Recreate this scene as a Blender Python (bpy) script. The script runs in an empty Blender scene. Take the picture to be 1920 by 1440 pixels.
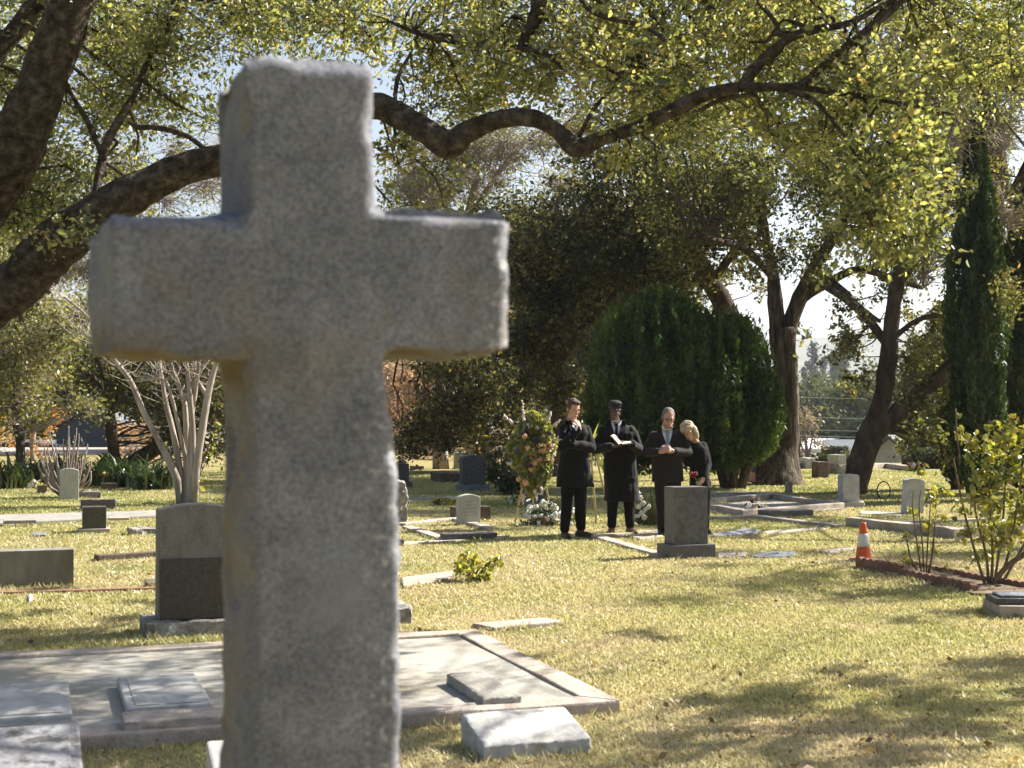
import bpy, bmesh, math, random
import numpy as np
from mathutils import Vector, Matrix, Euler
from mathutils.bvhtree import BVHTree
random.seed(7); RNG = np.random.default_rng(7)
R = math.radians
S = bpy.context.scene
COL = S.collection
# ------------------------------------------------------------ camera model
FPX, CAMH, HOR = 2667.0, 1.55, 785.0
PITCH = math.atan((HOR-720)/FPX)
AX = R(18.5)                      # the graves all face this way
SUN_AZ, SUN_EL = R(64.5), R(40)     # azimuth measured from +Y towards +X
SUNV = np.array([math.sin(SUN_AZ)*math.cos(SUN_EL), math.cos(SUN_AZ)*math.cos(SUN_EL), math.sin(SUN_EL)])
_f = Vector((0, math.cos(PITCH), math.sin(PITCH))); _u = Vector((0, -math.sin(PITCH), math.cos(PITCH))); _r = Vector((1,0,0))
CAM = Vector((0,0,CAMH))
def ray(px, py): return _r*((px-960)/FPX) + _u*((720-py)/FPX) + _f
def P(px, py, d):
    r = ray(px, py); return CAM + r*(d/r.y)
def G(px, py, z=0.0):
    r = ray(px, py); return CAM + r*((z-CAMH)/r.z)
# ------------------------------------------------------------ tagging
def tag(o, label=None, cat=None, group=None, kind=None):
    if label: o['label'] = label
    if cat: o['category'] = cat
    if group: o['group'] = group
    if kind: o['kind'] = kind
    return o
def thing(name, label, cat, loc=(0,0,0), rz=0, group=None):
    o = bpy.data.objects.new(name, None); COL.objects.link(o); o.empty_display_size = .1
    o.location = loc; o.rotation_euler = (0,0,rz)
    return tag(o, label, cat, group)
def link(name, me, mat=None, parent=None, smooth=False):
    o = bpy.data.objects.new(name, me); COL.objects.link(o)
    if mat is not None and not me.materials: me.materials.append(mat)
    if parent is not None: o.parent = parent
    if smooth: me.polygons.foreach_set('use_smooth', np.ones(len(me.polygons), dtype=bool))
    return o
def copy_tree(o, parent=None):
    c = o.copy(); COL.objects.link(c)
    if parent is not None: c.parent = parent
    for ch in list(o.children): copy_tree(ch, c)
    return c
# ------------------------------------------------------------ noise in numpy
def _h(i, j, k, s):
    n = (i*374761393 + j*668265263 + k*2147483647 + s*974634777) & 0xffffffff
    n = ((n ^ (n >> 13))*1274126177) & 0xffffffff
    n = (n ^ (n >> 16)) & 0xffffffff
    return n/2147483647.5 - 1.0
def vnoise(p, scale=1.0, seed=0):
    p = np.asarray(p, float)*scale
    i = np.floor(p).astype(np.int64); f = p-i; f = f*f*(3-2*f)
    out = 0
    for a in (0,1):
        for b in (0,1):
            for c in (0,1):
                w = (f[:,0] if a else 1-f[:,0])*(f[:,1] if b else 1-f[:,1])*(f[:,2] if c else 1-f[:,2])
                out = out + w*_h(i[:,0]+a, i[:,1]+b, i[:,2]+c, seed)
    return out
def fbm(p, scale=1.0, octv=3, seed=0):
    o = 0; a = 1
    for k in range(octv): o = o + a*vnoise(p, scale*2**k, seed+k); a *= .5
    return o
# ------------------------------------------------------------ mesh helpers
def mesh_np(name, V, F, attrs=None):
    """V (n,3), F (m,k) all the same face size"""
    V = np.ascontiguousarray(V, dtype=np.float32); F = np.ascontiguousarray(F, dtype=np.int32)
    me = bpy.data.meshes.new(name)
    me.vertices.add(len(V)); me.vertices.foreach_set('co', V.ravel())
    m, k = F.shape
    me.loops.add(m*k); me.loops.foreach_set('vertex_index', F.ravel())
    me.polygons.add(m); me.polygons.foreach_set('loop_start', np.arange(0, m*k, k, dtype=np.int32))
    for n, a in (attrs or {}).items():
        at = me.attributes.new(n, 'FLOAT', 'POINT'); at.data.foreach_set('value', np.ascontiguousarray(a, dtype=np.float32))
    me.update(calc_edges=True)
    return me
class MB:
    """collects shapes into one mesh"""
    def __init__(s): s.v = []; s.f = []; s.uv = []
    def add(s, V, F):
        n = len(s.v); s.v += [tuple(p) for p in V]; s.f += [tuple(i+n for i in f) for f in F]; return s
    def box(s, x0, x1, y0, y1, z0, z1, M=None):
        V = [Vector((x,y,z)) for z in (z0,z1) for y in (y0,y1) for x in (x0,x1)]
        if M is not None: V = [M @ p for p in V]
        return s.add(V, [(0,2,3,1),(4,5,7,6),(0,1,5,4),(2,6,7,3),(0,4,6,2),(1,3,7,5)])
    def prism(s, poly, y0, y1, M=None):
        """poly: (x,z) list counter-clockwise seen from -Y"""
        n = len(poly); V = [Vector((x,y0,z)) for x,z in poly]+[Vector((x,y1,z)) for x,z in poly]
        if M is not None: V = [M @ p for p in V]
        F = [tuple(range(n)), tuple(range(2*n-1, n-1, -1))]+[(i, i+n, (i+1)%n+n, (i+1)%n) for i in range(n)]
        return s.add(V, F)
    def slab(s, pts, z0, z1):
        """pts: (x,y) polygon, vertical prism"""
        n = len(pts); V = [(x,y,z0) for x,y in pts]+[(x,y,z1) for x,y in pts]
        return s.add(V, [tuple(range(n-1,-1,-1)), tuple(range(n,2*n))]+[(i,(i+1)%n,(i+1)%n+n,i+n) for i in range(n)])
    def tube(s, pts, rad, n=10, cap=True, knob=0.0, seed=0, flat=None):
        pts = [Vector(p) for p in pts]
        if not hasattr(rad, '__len__'): rad = [rad]*len(pts)
        t0 = (pts[1]-pts[0]).normalized()
        a = t0.orthogonal().normalized(); base = len(s.v); V = []
        for i, p in enumerate(pts):
            t = (pts[min(i+1,len(pts)-1)]-pts[max(i-1,0)]).normalized()
            a = (a - t*a.dot(t)).normalized(); b = t.cross(a)
            for k in range(n):
                th = 2*math.pi*k/n; r = rad[i]
                if knob:
                    q = p + (a*math.cos(th)+b*math.sin(th))*r
                    r *= 1+knob*float(vnoise([[q.x*3.1,q.y*3.1,q.z*3.1]], 1.0, seed)[0])+knob*.5*float(vnoise([[q.x*9,q.y*9,q.z*9]], 1.0, seed+3)[0])+knob*.3*float(vnoise([[q.x*23,q.y*23,q.z*23]], 1.0, seed+5)[0])
                V.append(p + (a*math.cos(th)+b*math.sin(th))*r)
        F = [(i*n+k, i*n+(k+1)%n, (i+1)*n+(k+1)%n, (i+1)*n+k) for i in range(len(pts)-1) for k in range(n)]
        if cap: F += [tuple(range(n-1,-1,-1)), tuple((len(pts)-1)*n+k for k in range(n))]
        return s.add(V, F)
    def ball(s, c, r, seg=12, rings=8, M=None):
        if not hasattr(r, '__len__'): r = (r,r,r)
        V = []; F = []
        for i in range(1, rings):
            ph = math.pi*i/rings
            for k in range(seg):
                th = 2*math.pi*k/seg; V.append(Vector((r[0]*math.sin(ph)*math.cos(th), r[1]*math.sin(ph)*math.sin(th), r[2]*math.cos(ph))))
        V.append(Vector((0,0,r[2]))); V.append(Vector((0,0,-r[2]))); T = len(V)-2
        for i in range(rings-2):
            for k in range(seg): F.append((i*seg+k, (i+1)*seg+k, (i+1)*seg+(k+1)%seg, i*seg+(k+1)%seg))
        for k in range(seg):
            F.append((T, k, (k+1)%seg)); F.append((T+1, (rings-2)*seg+(k+1)%seg, (rings-2)*seg+k))
        c = Vector(c)
        V = [c + ((M @ p) if M is not None else p) for p in V]
        return s.add(V, F)
    def mesh(s, name):
        me = bpy.data.meshes.new(name); me.from_pydata(s.v, [], s.f); me.update(); return me
    def build(s, name, mat, parent=None, smooth=False, bevel=0):
        me = s.mesh(name)
        if bevel:
            bm = bmesh.new(); bm.from_mesh(me)
            es = [e for e in bm.edges if len(e.link_faces)==2 and e.calc_face_angle(0) > .5]
            bmesh.ops.bevel(bm, geom=es, offset=bevel, segments=2, profile=.6, affect='EDGES', clamp_overlap=True)
            bm.to_mesh(me); bm.free()
        return link(name, me, mat, parent, smooth)
def smooth_pts(pts, rad=None, k=4):
    """Catmull-Rom resampling of a polyline (with radii)"""
    pts = [Vector(p) for p in pts]; n = len(pts); out = []; ro = []
    for i in range(n-1):
        p0, p1, p2, p3 = pts[max(i-1,0)], pts[i], pts[i+1], pts[min(i+2,n-1)]
        for j in range(k):
            t = j/k
            out.append(.5*((2*p1)+(p2-p0)*t+(2*p0-5*p1+4*p2-p3)*t*t+(3*p1-p0-3*p2+p3)*t**3))
            if rad is not None: ro.append(rad[i]*(1-t)+rad[i+1]*t)
    out.append(pts[-1])
    if rad is not None: ro.append(rad[-1]); return out, ro
    return out
def remeshed(mb, voxel, smooth=0, name='fused'):
    """fuse overlapping shapes into one continuous skin"""
    me = mb.mesh(name); o = bpy.data.objects.new(name, me); COL.objects.link(o)
    m = o.modifiers.new('r', 'REMESH'); m.mode = 'VOXEL'; m.voxel_size = voxel
    if smooth:
        q = o.modifiers.new('s', 'SMOOTH'); q.iterations = smooth; q.factor = .5
    dg = bpy.context.evaluated_depsgraph_get()
    out = bpy.data.meshes.new_from_object(o.evaluated_get(dg)); out.name = name
    bpy.data.objects.remove(o); bpy.data.meshes.remove(me)
    return out
def get_co(me):
    a = np.empty(len(me.vertices)*3, np.float32); me.vertices.foreach_get('co', a); return a.reshape(-1,3).astype(float)
def get_no(me):
    a = np.empty(len(me.vertices)*3, np.float32); me.vertex_normals.foreach_get('vector', a); return a.reshape(-1,3).astype(float)
def set_co(me, co):
    me.vertices.foreach_set('co', np.ascontiguousarray(co, dtype=np.float32).ravel()); me.update()
def rough(me, amp, scale, octv=3, seed=0):
    co = get_co(me); set_co(me, co + get_no(me)*(amp*fbm(co, scale, octv, seed))[:,None]); return me
# ------------------------------------------------------------ materials
def newmat(name):
    m = bpy.data.materials.new(name); m.use_nodes = True; nt = m.node_tree; nt.nodes.clear()
    return m, nt, nt.nodes, nt.links
def ramp(N, cols):
    r = N.new('ShaderNodeValToRGB'); e = r.color_ramp.elements
    while len(e) < len(cols): e.new(.5)
    for k, (pos, c) in enumerate(cols): e[k].position = pos; e[k].color = (*c, 1)
    return r
def surf(name, cols, scale=4, detail=6, rough_=.8, bump=.3, bscale=None, stretch=(1,1,1), speck=0, speck_scale=180, stain=None, stain_scale=1.3, stain_amt=.6, spec=.3, metal=0, dist=.02, stain_lo=.5, stain_hi=.7):
    m, nt, N, L = newmat(name)
    tc = N.new('ShaderNodeTexCoord'); mp = N.new('ShaderNodeMapping'); mp.inputs['Scale'].default_value = stretch
    L.new(tc.outputs['Object'], mp.inputs['Vector'])
    n1 = N.new('ShaderNodeTexNoise'); n1.inputs['Scale'].default_value = scale; n1.inputs['Detail'].default_value = detail; n1.inputs['Roughness'].default_value = .65
    L.new(mp.outputs[0], n1.inputs['Vector'])
    k = len(cols); r = ramp(N, [(.32+.36*i/max(k-1,1), c) for i, c in enumerate(cols)])
    L.new(n1.outputs['Fac'], r.inputs['Fac']); col = r.outputs['Color']
    if speck:
        n2 = N.new('ShaderNodeTexNoise'); n2.inputs['Scale'].default_value = speck_scale; n2.inputs['Detail'].default_value = 2
        L.new(tc.outputs['Object'], n2.inputs['Vector'])
        r2 = ramp(N, [(.35,(1-speck,)*3),(.65,(1+speck,)*3)]); L.new(n2.outputs['Fac'], r2.inputs['Fac'])
        mx = N.new('ShaderNodeMix'); mx.data_type = 'RGBA'; mx.blend_type = 'MULTIPLY'; mx.inputs[0].default_value = 1
        L.new(col, mx.inputs[6]); L.new(r2.outputs['Color'], mx.inputs[7]); col = mx.outputs[2]
    if stain:
        n3 = N.new('ShaderNodeTexNoise'); n3.inputs['Scale'].default_value = stain_scale; n3.inputs['Detail'].default_value = 5; n3.inputs['Roughness'].default_value = .6
        L.new(mp.outputs[0], n3.inputs['Vector'])
        r3 = ramp(N, [(stain_lo,(0,0,0)),(stain_hi,(stain_amt,)*3)]); L.new(n3.outputs['Fac'], r3.inputs['Fac'])
        mx = N.new('ShaderNodeMix'); mx.data_type = 'RGBA'; L.new(r3.outputs['Color'], mx.inputs[0])
        L.new(col, mx.inputs[6]); mx.inputs[7].default_value = (*stain, 1); col = mx.outputs[2]
    b = N.new('ShaderNodeBsdfPrincipled'); o = N.new('ShaderNodeOutputMaterial')
    L.new(col, b.inputs['Base Color']); b.inputs['Roughness'].default_value = rough_; b.inputs['Specular IOR Level'].default_value = spec; b.inputs['Metallic'].default_value = metal
    if bump:
        n4 = N.new('ShaderNodeTexNoise'); n4.inputs['Scale'].default_value = bscale or scale*6; n4.inputs['Detail'].default_value = 5
        L.new(mp.outputs[0], n4.inputs['Vector'])
        bp = N.new('ShaderNodeBump'); bp.inputs['Strength'].default_value = bump; bp.inputs['Distance'].default_value = dist
        L.new(n4.outputs['Fac'], bp.inputs['Height']); L.new(bp.outputs[0], b.inputs['Normal'])
    L.new(b.outputs[0], o.inputs[0])
    return m
def leafmat(name, cols, trans=.5, gloss=.06, grough=.45, tcol=None):
    """colour by the per-leaf attribute rnd; light shines through"""
    m, nt, N, L = newmat(name)
    at = N.new('ShaderNodeAttribute'); at.attribute_name = 'rnd'
    k = len(cols); r = ramp(N, [(i/max(k-1,1), c) for i, c in enumerate(cols)]); L.new(at.outputs['Fac'], r.inputs['Fac'])
    d = N.new('ShaderNodeBsdfDiffuse'); t = N.new('ShaderNodeBsdfTranslucent'); g = N.new('ShaderNodeBsdfGlossy')
    g.inputs['Roughness'].default_value = grough; g.inputs['Color'].default_value = (.9,.9,.85,1)
    L.new(r.outputs[0], d.inputs['Color'])
    mu = N.new('ShaderNodeMix'); mu.data_type = 'RGBA'; mu.blend_type = 'MULTIPLY'; mu.inputs[0].default_value = 1
    L.new(r.outputs[0], mu.inputs[6]); mu.inputs[7].default_value = (*(tcol or (1.5,1.45,.7)), 1); L.new(mu.outputs[2], t.inputs['Color'])
    m1 = N.new('ShaderNodeMixShader'); m1.inputs[0].default_value = trans; L.new(d.outputs[0], m1.inputs[1]); L.new(t.outputs[0], m1.inputs[2])
    m2 = N.new('ShaderNodeMixShader'); m2.inputs[0].default_value = gloss; L.new(m1.outputs[0], m2.inputs[1]); L.new(g.outputs[0], m2.inputs[2])
    o = N.new('ShaderNodeOutputMaterial'); L.new(m2.outputs[0], o.inputs[0])
    return m
M = {}
M['granite'] = surf('cross granite', [(.125,.127,.14),(.17,.172,.187),(.22,.222,.24)], scale=7, speck=.34, speck_scale=170, stain=(.20,.145,.075), stain_scale=3.0, stain_amt=.55, stain_lo=.56, stain_hi=.74, rough_=.92, bump=.55, bscale=110, dist=.004, spec=.15)
def wear_and_light(m, attr, col, scale, lo, hi):
    nt = m.node_tree; N, L = nt.nodes, nt.links; b = next(n for n in N if n.type == 'BSDF_PRINCIPLED'); src = b.inputs['Base Color'].links[0].from_socket
    at = N.new('ShaderNodeAttribute'); at.attribute_name = attr; tc = N.new('ShaderNodeTexCoord'); n = N.new('ShaderNodeTexNoise'); n.inputs['Scale'].default_value = scale; n.inputs['Detail'].default_value = 6; L.new(tc.outputs['Object'], n.inputs['Vector'])
    r = ramp(N, [(lo,(0,0,0)),(hi,(1,1,1))]); L.new(n.outputs['Fac'], r.inputs['Fac']); mu = N.new('ShaderNodeMath'); mu.operation = 'MULTIPLY'; L.new(r.outputs[0], mu.inputs[0]); L.new(at.outputs['Fac'], mu.inputs[1])
    mx = N.new('ShaderNodeMix'); mx.data_type = 'RGBA'; L.new(mu.outputs[0], mx.inputs[0]); L.new(src, mx.inputs[6]); mx.inputs[7].default_value = (*col,1); L.new(mx.outputs[2], b.inputs['Base Color'])
wear_and_light(M['granite'], 'brown', (.135,.10,.06), 7, .36, .66); wear_and_light(M['granite'], 'lit_chips', (.42,.41,.39), 60, .56, .66); wear_and_light(M['granite'], 'pale', (.225,.228,.24), 5, .42, .66)  # brown is weathering; the pale tints paint sunlit chips and a sunlit patch
M['grey_stone'] = surf('grey stone', [(.20,.185,.16),(.29,.275,.24),(.36,.34,.30)], scale=6, speck=.2, stain=(.12,.10,.07), stain_scale=3, stain_amt=.5, rough_=.85, bump=.35)
M['tan_stone'] = surf('tan weathered granite', [(.16,.145,.115),(.215,.20,.165),(.265,.25,.21)], scale=5, speck=.25, stain=(.10,.08,.05), stain_scale=2.2, stain_amt=.5, rough_=.8, bump=.3, stretch=(1,1,.4))
M['dark_polish'] = surf('dark brown granite', [(.045,.036,.028),(.07,.058,.045),(.09,.078,.06)], scale=30, speck=.5, rough_=.45, bump=.1, spec=.35)
M['dark_stone'] = surf('dark grey granite', [(.055,.052,.05),(.085,.08,.076),(.12,.115,.11)], scale=20, speck=.5, rough_=.6, bump=.5, bscale=60)
M['blue_stone'] = surf('blue grey granite', [(.12,.13,.15),(.17,.18,.20),(.23,.24,.26)], scale=12, speck=.3, rough_=.8, bump=.8, bscale=30)
M['mid_stone'] = surf('mid grey granite', [(.08,.077,.073),(.118,.114,.11),(.15,.147,.143)], scale=14, speck=.4, speck_scale=220, rough_=.55, bump=.15)
M['marble'] = surf('weathered white marble', [(.30,.295,.275),(.42,.41,.385),(.52,.51,.48)], scale=5, stain=(.20,.19,.15), stain_scale=6, stain_amt=.55, rough_=.75, bump=.3)
M['grey_marble'] = surf('blotched grey marble', [(.11,.11,.112),(.20,.20,.207),(.28,.285,.295)], scale=6, stain=(.05,.045,.04), stain_scale=9, stain_amt=.85, stain_lo=.52, stain_hi=.62, rough_=.7, bump=.4)
M['pale_tablet'] = surf('pale tablet stone', [(.30,.31,.27),(.40,.41,.36),(.46,.47,.42)], scale=7, stain=(.22,.23,.17), stain_scale=5, stain_amt=.6, rough_=.85, bump=.3, stretch=(1,1,.3))
M['rough_stone'] = surf('rough pitched stone', [(.16,.14,.12),(.30,.28,.25),(.45,.43,.40)], scale=14, speck=.3, stain=(.08,.065,.05), stain_scale=7, stain_amt=.7, rough_=.92, bump=.9, bscale=40)
M['brown_stone'] = surf('brown stone', [(.07,.05,.035),(.12,.09,.065),(.17,.13,.10)], scale=10, speck=.3, rough_=.85, bump=.5)
M['concrete'] = surf('old concrete', [(.27,.25,.21),(.355,.335,.29),(.43,.41,.365)], scale=2.2, detail=9, speck=.12, speck_scale=90, stain=(.26,.21,.12), stain_scale=1.1, stain_amt=.7, rough_=.92, bump=.3, bscale=50, dist=.01)
M['kerb'] = surf('kerb concrete', [(.29,.24,.195),(.39,.335,.28),(.47,.41,.35)], scale=5, detail=8, speck=.15, stain=(.22,.16,.10), stain_scale=3, stain_amt=.6, rough_=.92, bump=.4, bscale=40)
M['brick_edge'] = surf('red scalloped edging', [(.17,.085,.055),(.24,.125,.085),(.30,.17,.12)], scale=9, speck=.2, rough_=.9, bump=.4)
M['soil'] = surf('garden soil', [(.10,.065,.04),(.17,.12,.075),(.24,.18,.11)], scale=8, rough_=.95, bump=.8)
M['gravel'] = surf('pea gravel', [(.16,.14,.11),(.32,.29,.23),(.5,.46,.4)], scale=60, detail=3, speck=.3, speck_scale=60, rough_=.9, bump=1, bscale=80)
M['bark'] = None
def barkmat(name, cols, scale=5, furrow=(1,1,.25), bump=1.0, moss=None, dist=.05):
    return surf(name, cols, scale=scale, detail=8, stretch=furrow, rough_=.95, bump=bump, bscale=scale*3, dist=.05, spec=.1, stain=moss, stain_scale=2.5, stain_amt=.6)
M['oak_bark'] = barkmat('oak bark', [(.026,.020,.014),(.075,.058,.042),(.17,.14,.105)], scale=16, furrow=(1,1,1), bump=1.0)
M['big_bark'] = barkmat('pale furrowed bark', [(.015,.011,.008),(.085,.066,.05),(.21,.175,.14)], scale=9, furrow=(1,1,.13))
M['dark_bark'] = barkmat('dark bark', [(.03,.022,.016),(.075,.055,.04),(.14,.105,.08)], scale=6, furrow=(1,1,.4))
M['myrtle_bark'] = barkmat('smooth peeling bark', [(.20,.165,.135),(.33,.28,.235),(.46,.405,.35)], scale=7, furrow=(1,1,.15), bump=.25)
M['twig'] = barkmat('grey twig bark', [(.16,.125,.10),(.30,.25,.21),(.42,.36,.31)], scale=9, bump=.2)
M['palm_bark'] = barkmat('palm bark', [(.12,.09,.06),(.2,.16,.12),(.27,.22,.17)], scale=2, furrow=(1,1,4))
M['oak_leaf'] = leafmat('oak leaf', [(.05,.064,.024),(.13,.15,.05),(.25,.265,.09),(.38,.37,.15),(.48,.35,.13)], trans=.58, gloss=.07, grough=.4, tcol=(1.6,1.55,.95))
M['dark_leaf'] = leafmat('live oak leaf', [(.014,.018,.008),(.033,.038,.015),(.07,.075,.028),(.16,.155,.065),(.22,.17,.08)], trans=.45, gloss=.03, grough=.45, tcol=(1.75,1.65,.9))
M['mid_leaf'] = leafmat('oak leaf mid', [(.028,.035,.014),(.07,.08,.03),(.14,.15,.055),(.25,.24,.10),(.33,.22,.09)], trans=.52, gloss=.035, grough=.45, tcol=(1.8,1.7,.9))
M['grey_leaf'] = leafmat('grey green leaf', [(.06,.065,.03),(.12,.125,.055),(.19,.19,.085),(.27,.25,.11),(.30,.22,.10)], trans=.5, gloss=.025)
M['pink_leaf'] = leafmat('autumn pink leaf', [(.30,.19,.13),(.40,.27,.19),(.36,.22,.10),(.44,.33,.24),(.22,.17,.09)], trans=.45, gloss=.03, tcol=(1.3,1.1,.9))
M['orange_leaf'] = leafmat('autumn orange leaf', [(.32,.16,.05),(.42,.25,.08),(.46,.31,.10),(.34,.26,.10)], trans=.5, gloss=.03, tcol=(1.4,1.2,.6))
M['conifer'] = leafmat('conifer spray', [(.010,.024,.007),(.030,.055,.012),(.07,.106,.02),(.14,.17,.03),(.18,.14,.04)], trans=.3, gloss=.03, tcol=(1.3,1.6,.6))
M['cypress'] = leafmat('cypress spray', [(.014,.028,.010),(.035,.06,.018),(.065,.10,.026),(.13,.15,.04)], trans=.25, gloss=.03)
M['rose_leaf'] = leafmat('rose leaf', [(.08,.11,.02),(.19,.22,.04),(.34,.34,.075),(.46,.41,.11),(.34,.16,.07)], trans=.52, gloss=.08, grough=.35)
M['strap_leaf'] = leafmat('strap leaf', [(.012,.026,.008),(.03,.055,.014),(.06,.09,.022)], trans=.3, gloss=.10, grough=.3)
M['hedge_leaf'] = leafmat('hedge leaf', [(.016,.026,.009),(.035,.05,.014),(.07,.08,.022)], trans=.3, gloss=.05)
M['valley_leaf'] = leafmat('valley tree leaf', [(.05,.065,.03),(.085,.10,.045),(.12,.13,.06),(.15,.15,.07)], trans=.3, gloss=.02)
M['dark_valley_leaf'] = leafmat('dark valley leaf', [(.02,.032,.016),(.035,.05,.024),(.05,.065,.03)], trans=.2, gloss=.02)
M['dry_twig'] = leafmat('dry twig', [(.20,.155,.12),(.32,.26,.21),(.40,.34,.29)], trans=.15, gloss=.02, tcol=(1,1,1))
# ------------------------------------------------------------ leaves and trees
def leaf_mesh(name, C, size, aspect=.5, detail=1, upbias=.5, rnd=None, tdir=None, sizevar=.35, rg=RNG):
    n = len(C); C = np.asarray(C, float)
    nr = rg.normal(size=(n,3)); nr[:,2] += upbias; nr /= np.linalg.norm(nr, axis=1)[:,None]
    t = rg.normal(size=(n,3)) if tdir is None else np.asarray(tdir)+rg.normal(size=(n,3))*.35
    t -= nr*np.sum(t*nr, axis=1)[:,None]; t /= np.linalg.norm(t, axis=1)[:,None]+1e-9
    b = np.cross(nr, t)
    s = (size*(1+sizevar*rg.normal(size=n))).clip(size*.35, size*1.9)[:,None]; w = s*aspect*.5
    if rnd is None: rnd = rg.random(n)
    if detail >= 2:
        up = nr*w*.55
        V = np.stack([C-t*s*.5, C+t*s*.5, C+t*s*.18+b*w+up, C-t*s*.25+b*w*.85+up, C-t*s*.25-b*w*.85+up, C+t*s*.18-b*w+up], 1).reshape(-1,3)
        base = (np.arange(n)*6)[:,None]
        F = np.concatenate([base+np.array([[0,1,2,3]]), base+np.array([[0,4,5,1]])], 0); k = 6
    else:
        V = np.stack([C-t*s*.5, C+b*w, C+t*s*.5, C-b*w], 1).reshape(-1,3)
        F = (np.arange(n)*4)[:,None]+np.array([[0,1,2,3]]); k = 4
    return mesh_np(name, V, F, {'rnd': np.repeat(np.clip(rnd,0,1), k)})
def sticks(P0, P1, P2, r0, r2, k=3):
    """many thin two-segment twigs in one array"""
    n = len(P0); d = P2-P0; d /= np.linalg.norm(d, axis=1)[:,None]+1e-9
    a = np.cross(d, np.array([.31,.52,.79])); a /= np.linalg.norm(a, axis=1)[:,None]+1e-9; b = np.cross(d, a)
    V = []
    for Pq, r in ((P0,r0),(P1,(r0+r2)/2),(P2,r2)):
        for j in range(k):
            th = 2*math.pi*j/k; V.append(Pq+(a*math.cos(th)+b*math.sin(th))*np.broadcast_to(np.asarray(r),(n,))[:,None])
    V = np.stack(V, 1).reshape(-1,3); base = (np.arange(n)*3*k)[:,None]; F = []
    for q in range(2):
        for j in range(k): F.append(base+np.array([[q*k+j, q*k+(j+1)%k, (q+1)*k+(j+1)%k, (q+1)*k+j]]))
    return V, np.concatenate(F, 0)
def pxl(pts, d=None):
    """pixel polyline -> world points; entries (px,py,halfwidth_px[,depth])"""
    W = []; r = []; dd = d
    for q in pts:
        if len(q) > 3: dd = q[3]
        W.append(P(q[0], q[1], dd)); r.append(q[2]*dd/FPX)
    return W, r
def fill(x0, y0, x1, y1, n, d0, d1, r0, r1, rg=random):
    """n clumps spread over a part of a crown between two depths (radii in metres)"""
    out = []
    for _ in range(n):
        d = rg.uniform(d0, d1); out.append((P(rg.uniform(x0,x1), rg.uniform(y0,y1), d), rg.uniform(r0,r1)))
    return out
def tree(name, label, cat, base, limbs, clumps, bark, leaf, dens=500, size=.06, aspect=.5, detail=1, group=None, twigs=10, spread=.22, twr=.006, upbias=.5, bark_n=12, knob=.14, leafbias=0., nbranch=True, flat=.75, droop=0., branch_mat=None, hue=.35, bscale=1.0, res=4):
    """trunk + branches + crown under an Empty standing at the foot of the tree"""
    base = Vector(base); root = thing(name, label, cat, base, 0, group)
    mb = MB(); samples = []
    for k, (pts, rad) in enumerate(limbs):
        pts, rad = smooth_pts(pts, rad, res)
        mb.tube([p-base for p in pts], rad, n=bark_n, knob=knob, seed=k)
        samples += [(p, r) for p, r in zip(pts, rad)]
    link('trunk', mb.mesh('trunk'), bark, root, True)
    if not clumps: return root
    SP = np.array([p for p, r in samples]); SR = np.array([r for p, r in samples])
    br = MB(); T0 = []; T1 = []; T2 = []; LC = []; LR = []; LT = []
    done = []
    for c, rad, *mult in clumps:
        mult = mult[0] if mult else 1.
        c = Vector(c); cn = np.array(c)
        dist = np.linalg.norm(SP-cn, axis=1); j = int(np.argmin(dist+ (SP[:,2] > cn[2]+.5)*.6)); a = Vector(SP[j]); L = (c-a).length
        if nbranch and L > rad*.08:
            r0 = min(SR[j]*.6, (.008+.010*L)*bscale); mid = []
            for t in (.3,.65):
                mid.append(a.lerp(c, t)+Vector((random.uniform(-1,1),random.uniform(-1,1),random.uniform(-.6,1)))*L*.10)
            pts, rr = smooth_pts([a]+mid+[c], [r0, r0*.8, r0*.6, r0*.3], 2)
            br.tube([p-base for p in pts], rr, n=5, cap=False)
            for p_, r_ in zip(pts[2:], rr[2:]): done.append((p_, r_))
        nt_ = max(4, int(twigs*(rad/.5)**1.3))
        d = RNG.normal(size=(nt_,3)); d[:,2] = d[:,2]*flat - droop; d /= np.linalg.norm(d, axis=1)[:,None]
        ln = rad*(.45+.6*RNG.random(nt_)**.7)
        src = cn + RNG.normal(size=(nt_,3))*rad*.12
        tip = src + d*ln[:,None]; tip[:,2] -= droop*ln*.5
        mid = (src+tip)/2 + RNG.normal(size=(nt_,3))*rad*.08
        T0.append(src); T1.append(mid); T2.append(tip)
        nl = int(mult*dens*rad*rad*3.14*RNG.uniform(.75,1.25))
        q = RNG.integers(0, nt_, nl); t = (.25+.85*RNG.random(nl))[:,None]
        pos = np.where(t < .5, src[q]+(mid[q]-src[q])*t*2, mid[q]+(tip[q]-mid[q])*(t-.5)*2) + RNG.normal(size=(nl,3))*spread*rad
        LC.append(pos); cl = RNG.normal()*.13; tw = RNG.normal(size=nt_)*.08
        LR.append(np.clip(.38+leafbias+cl+tw[q]+RNG.normal(size=nl)*hue*.45, 0, 1)); LT.append(d[q])
    T0 = np.concatenate(T0)-np.array(base); T1 = np.concatenate(T1)-np.array(base); T2 = np.concatenate(T2)-np.array(base)
    V, F = sticks(T0, T1, T2, twr, twr*.35)
    if br.v:
        n0 = len(br.v); V = np.concatenate([np.array([tuple(v) for v in br.v]), V]); F = np.concatenate([np.array([f for f in br.f if len(f)==4]), F+n0])
    link('branches', mesh_np('branches', V, F), branch_mat or bark, root, True)
    if dens > 0:
        LC = np.concatenate(LC)-np.array(base)
        link('crown', leaf_mesh('crown', LC, size, aspect, detail, upbias, np.concatenate(LR), np.concatenate(LT) if detail > 1 else None), leaf, root)
    return root
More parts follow.
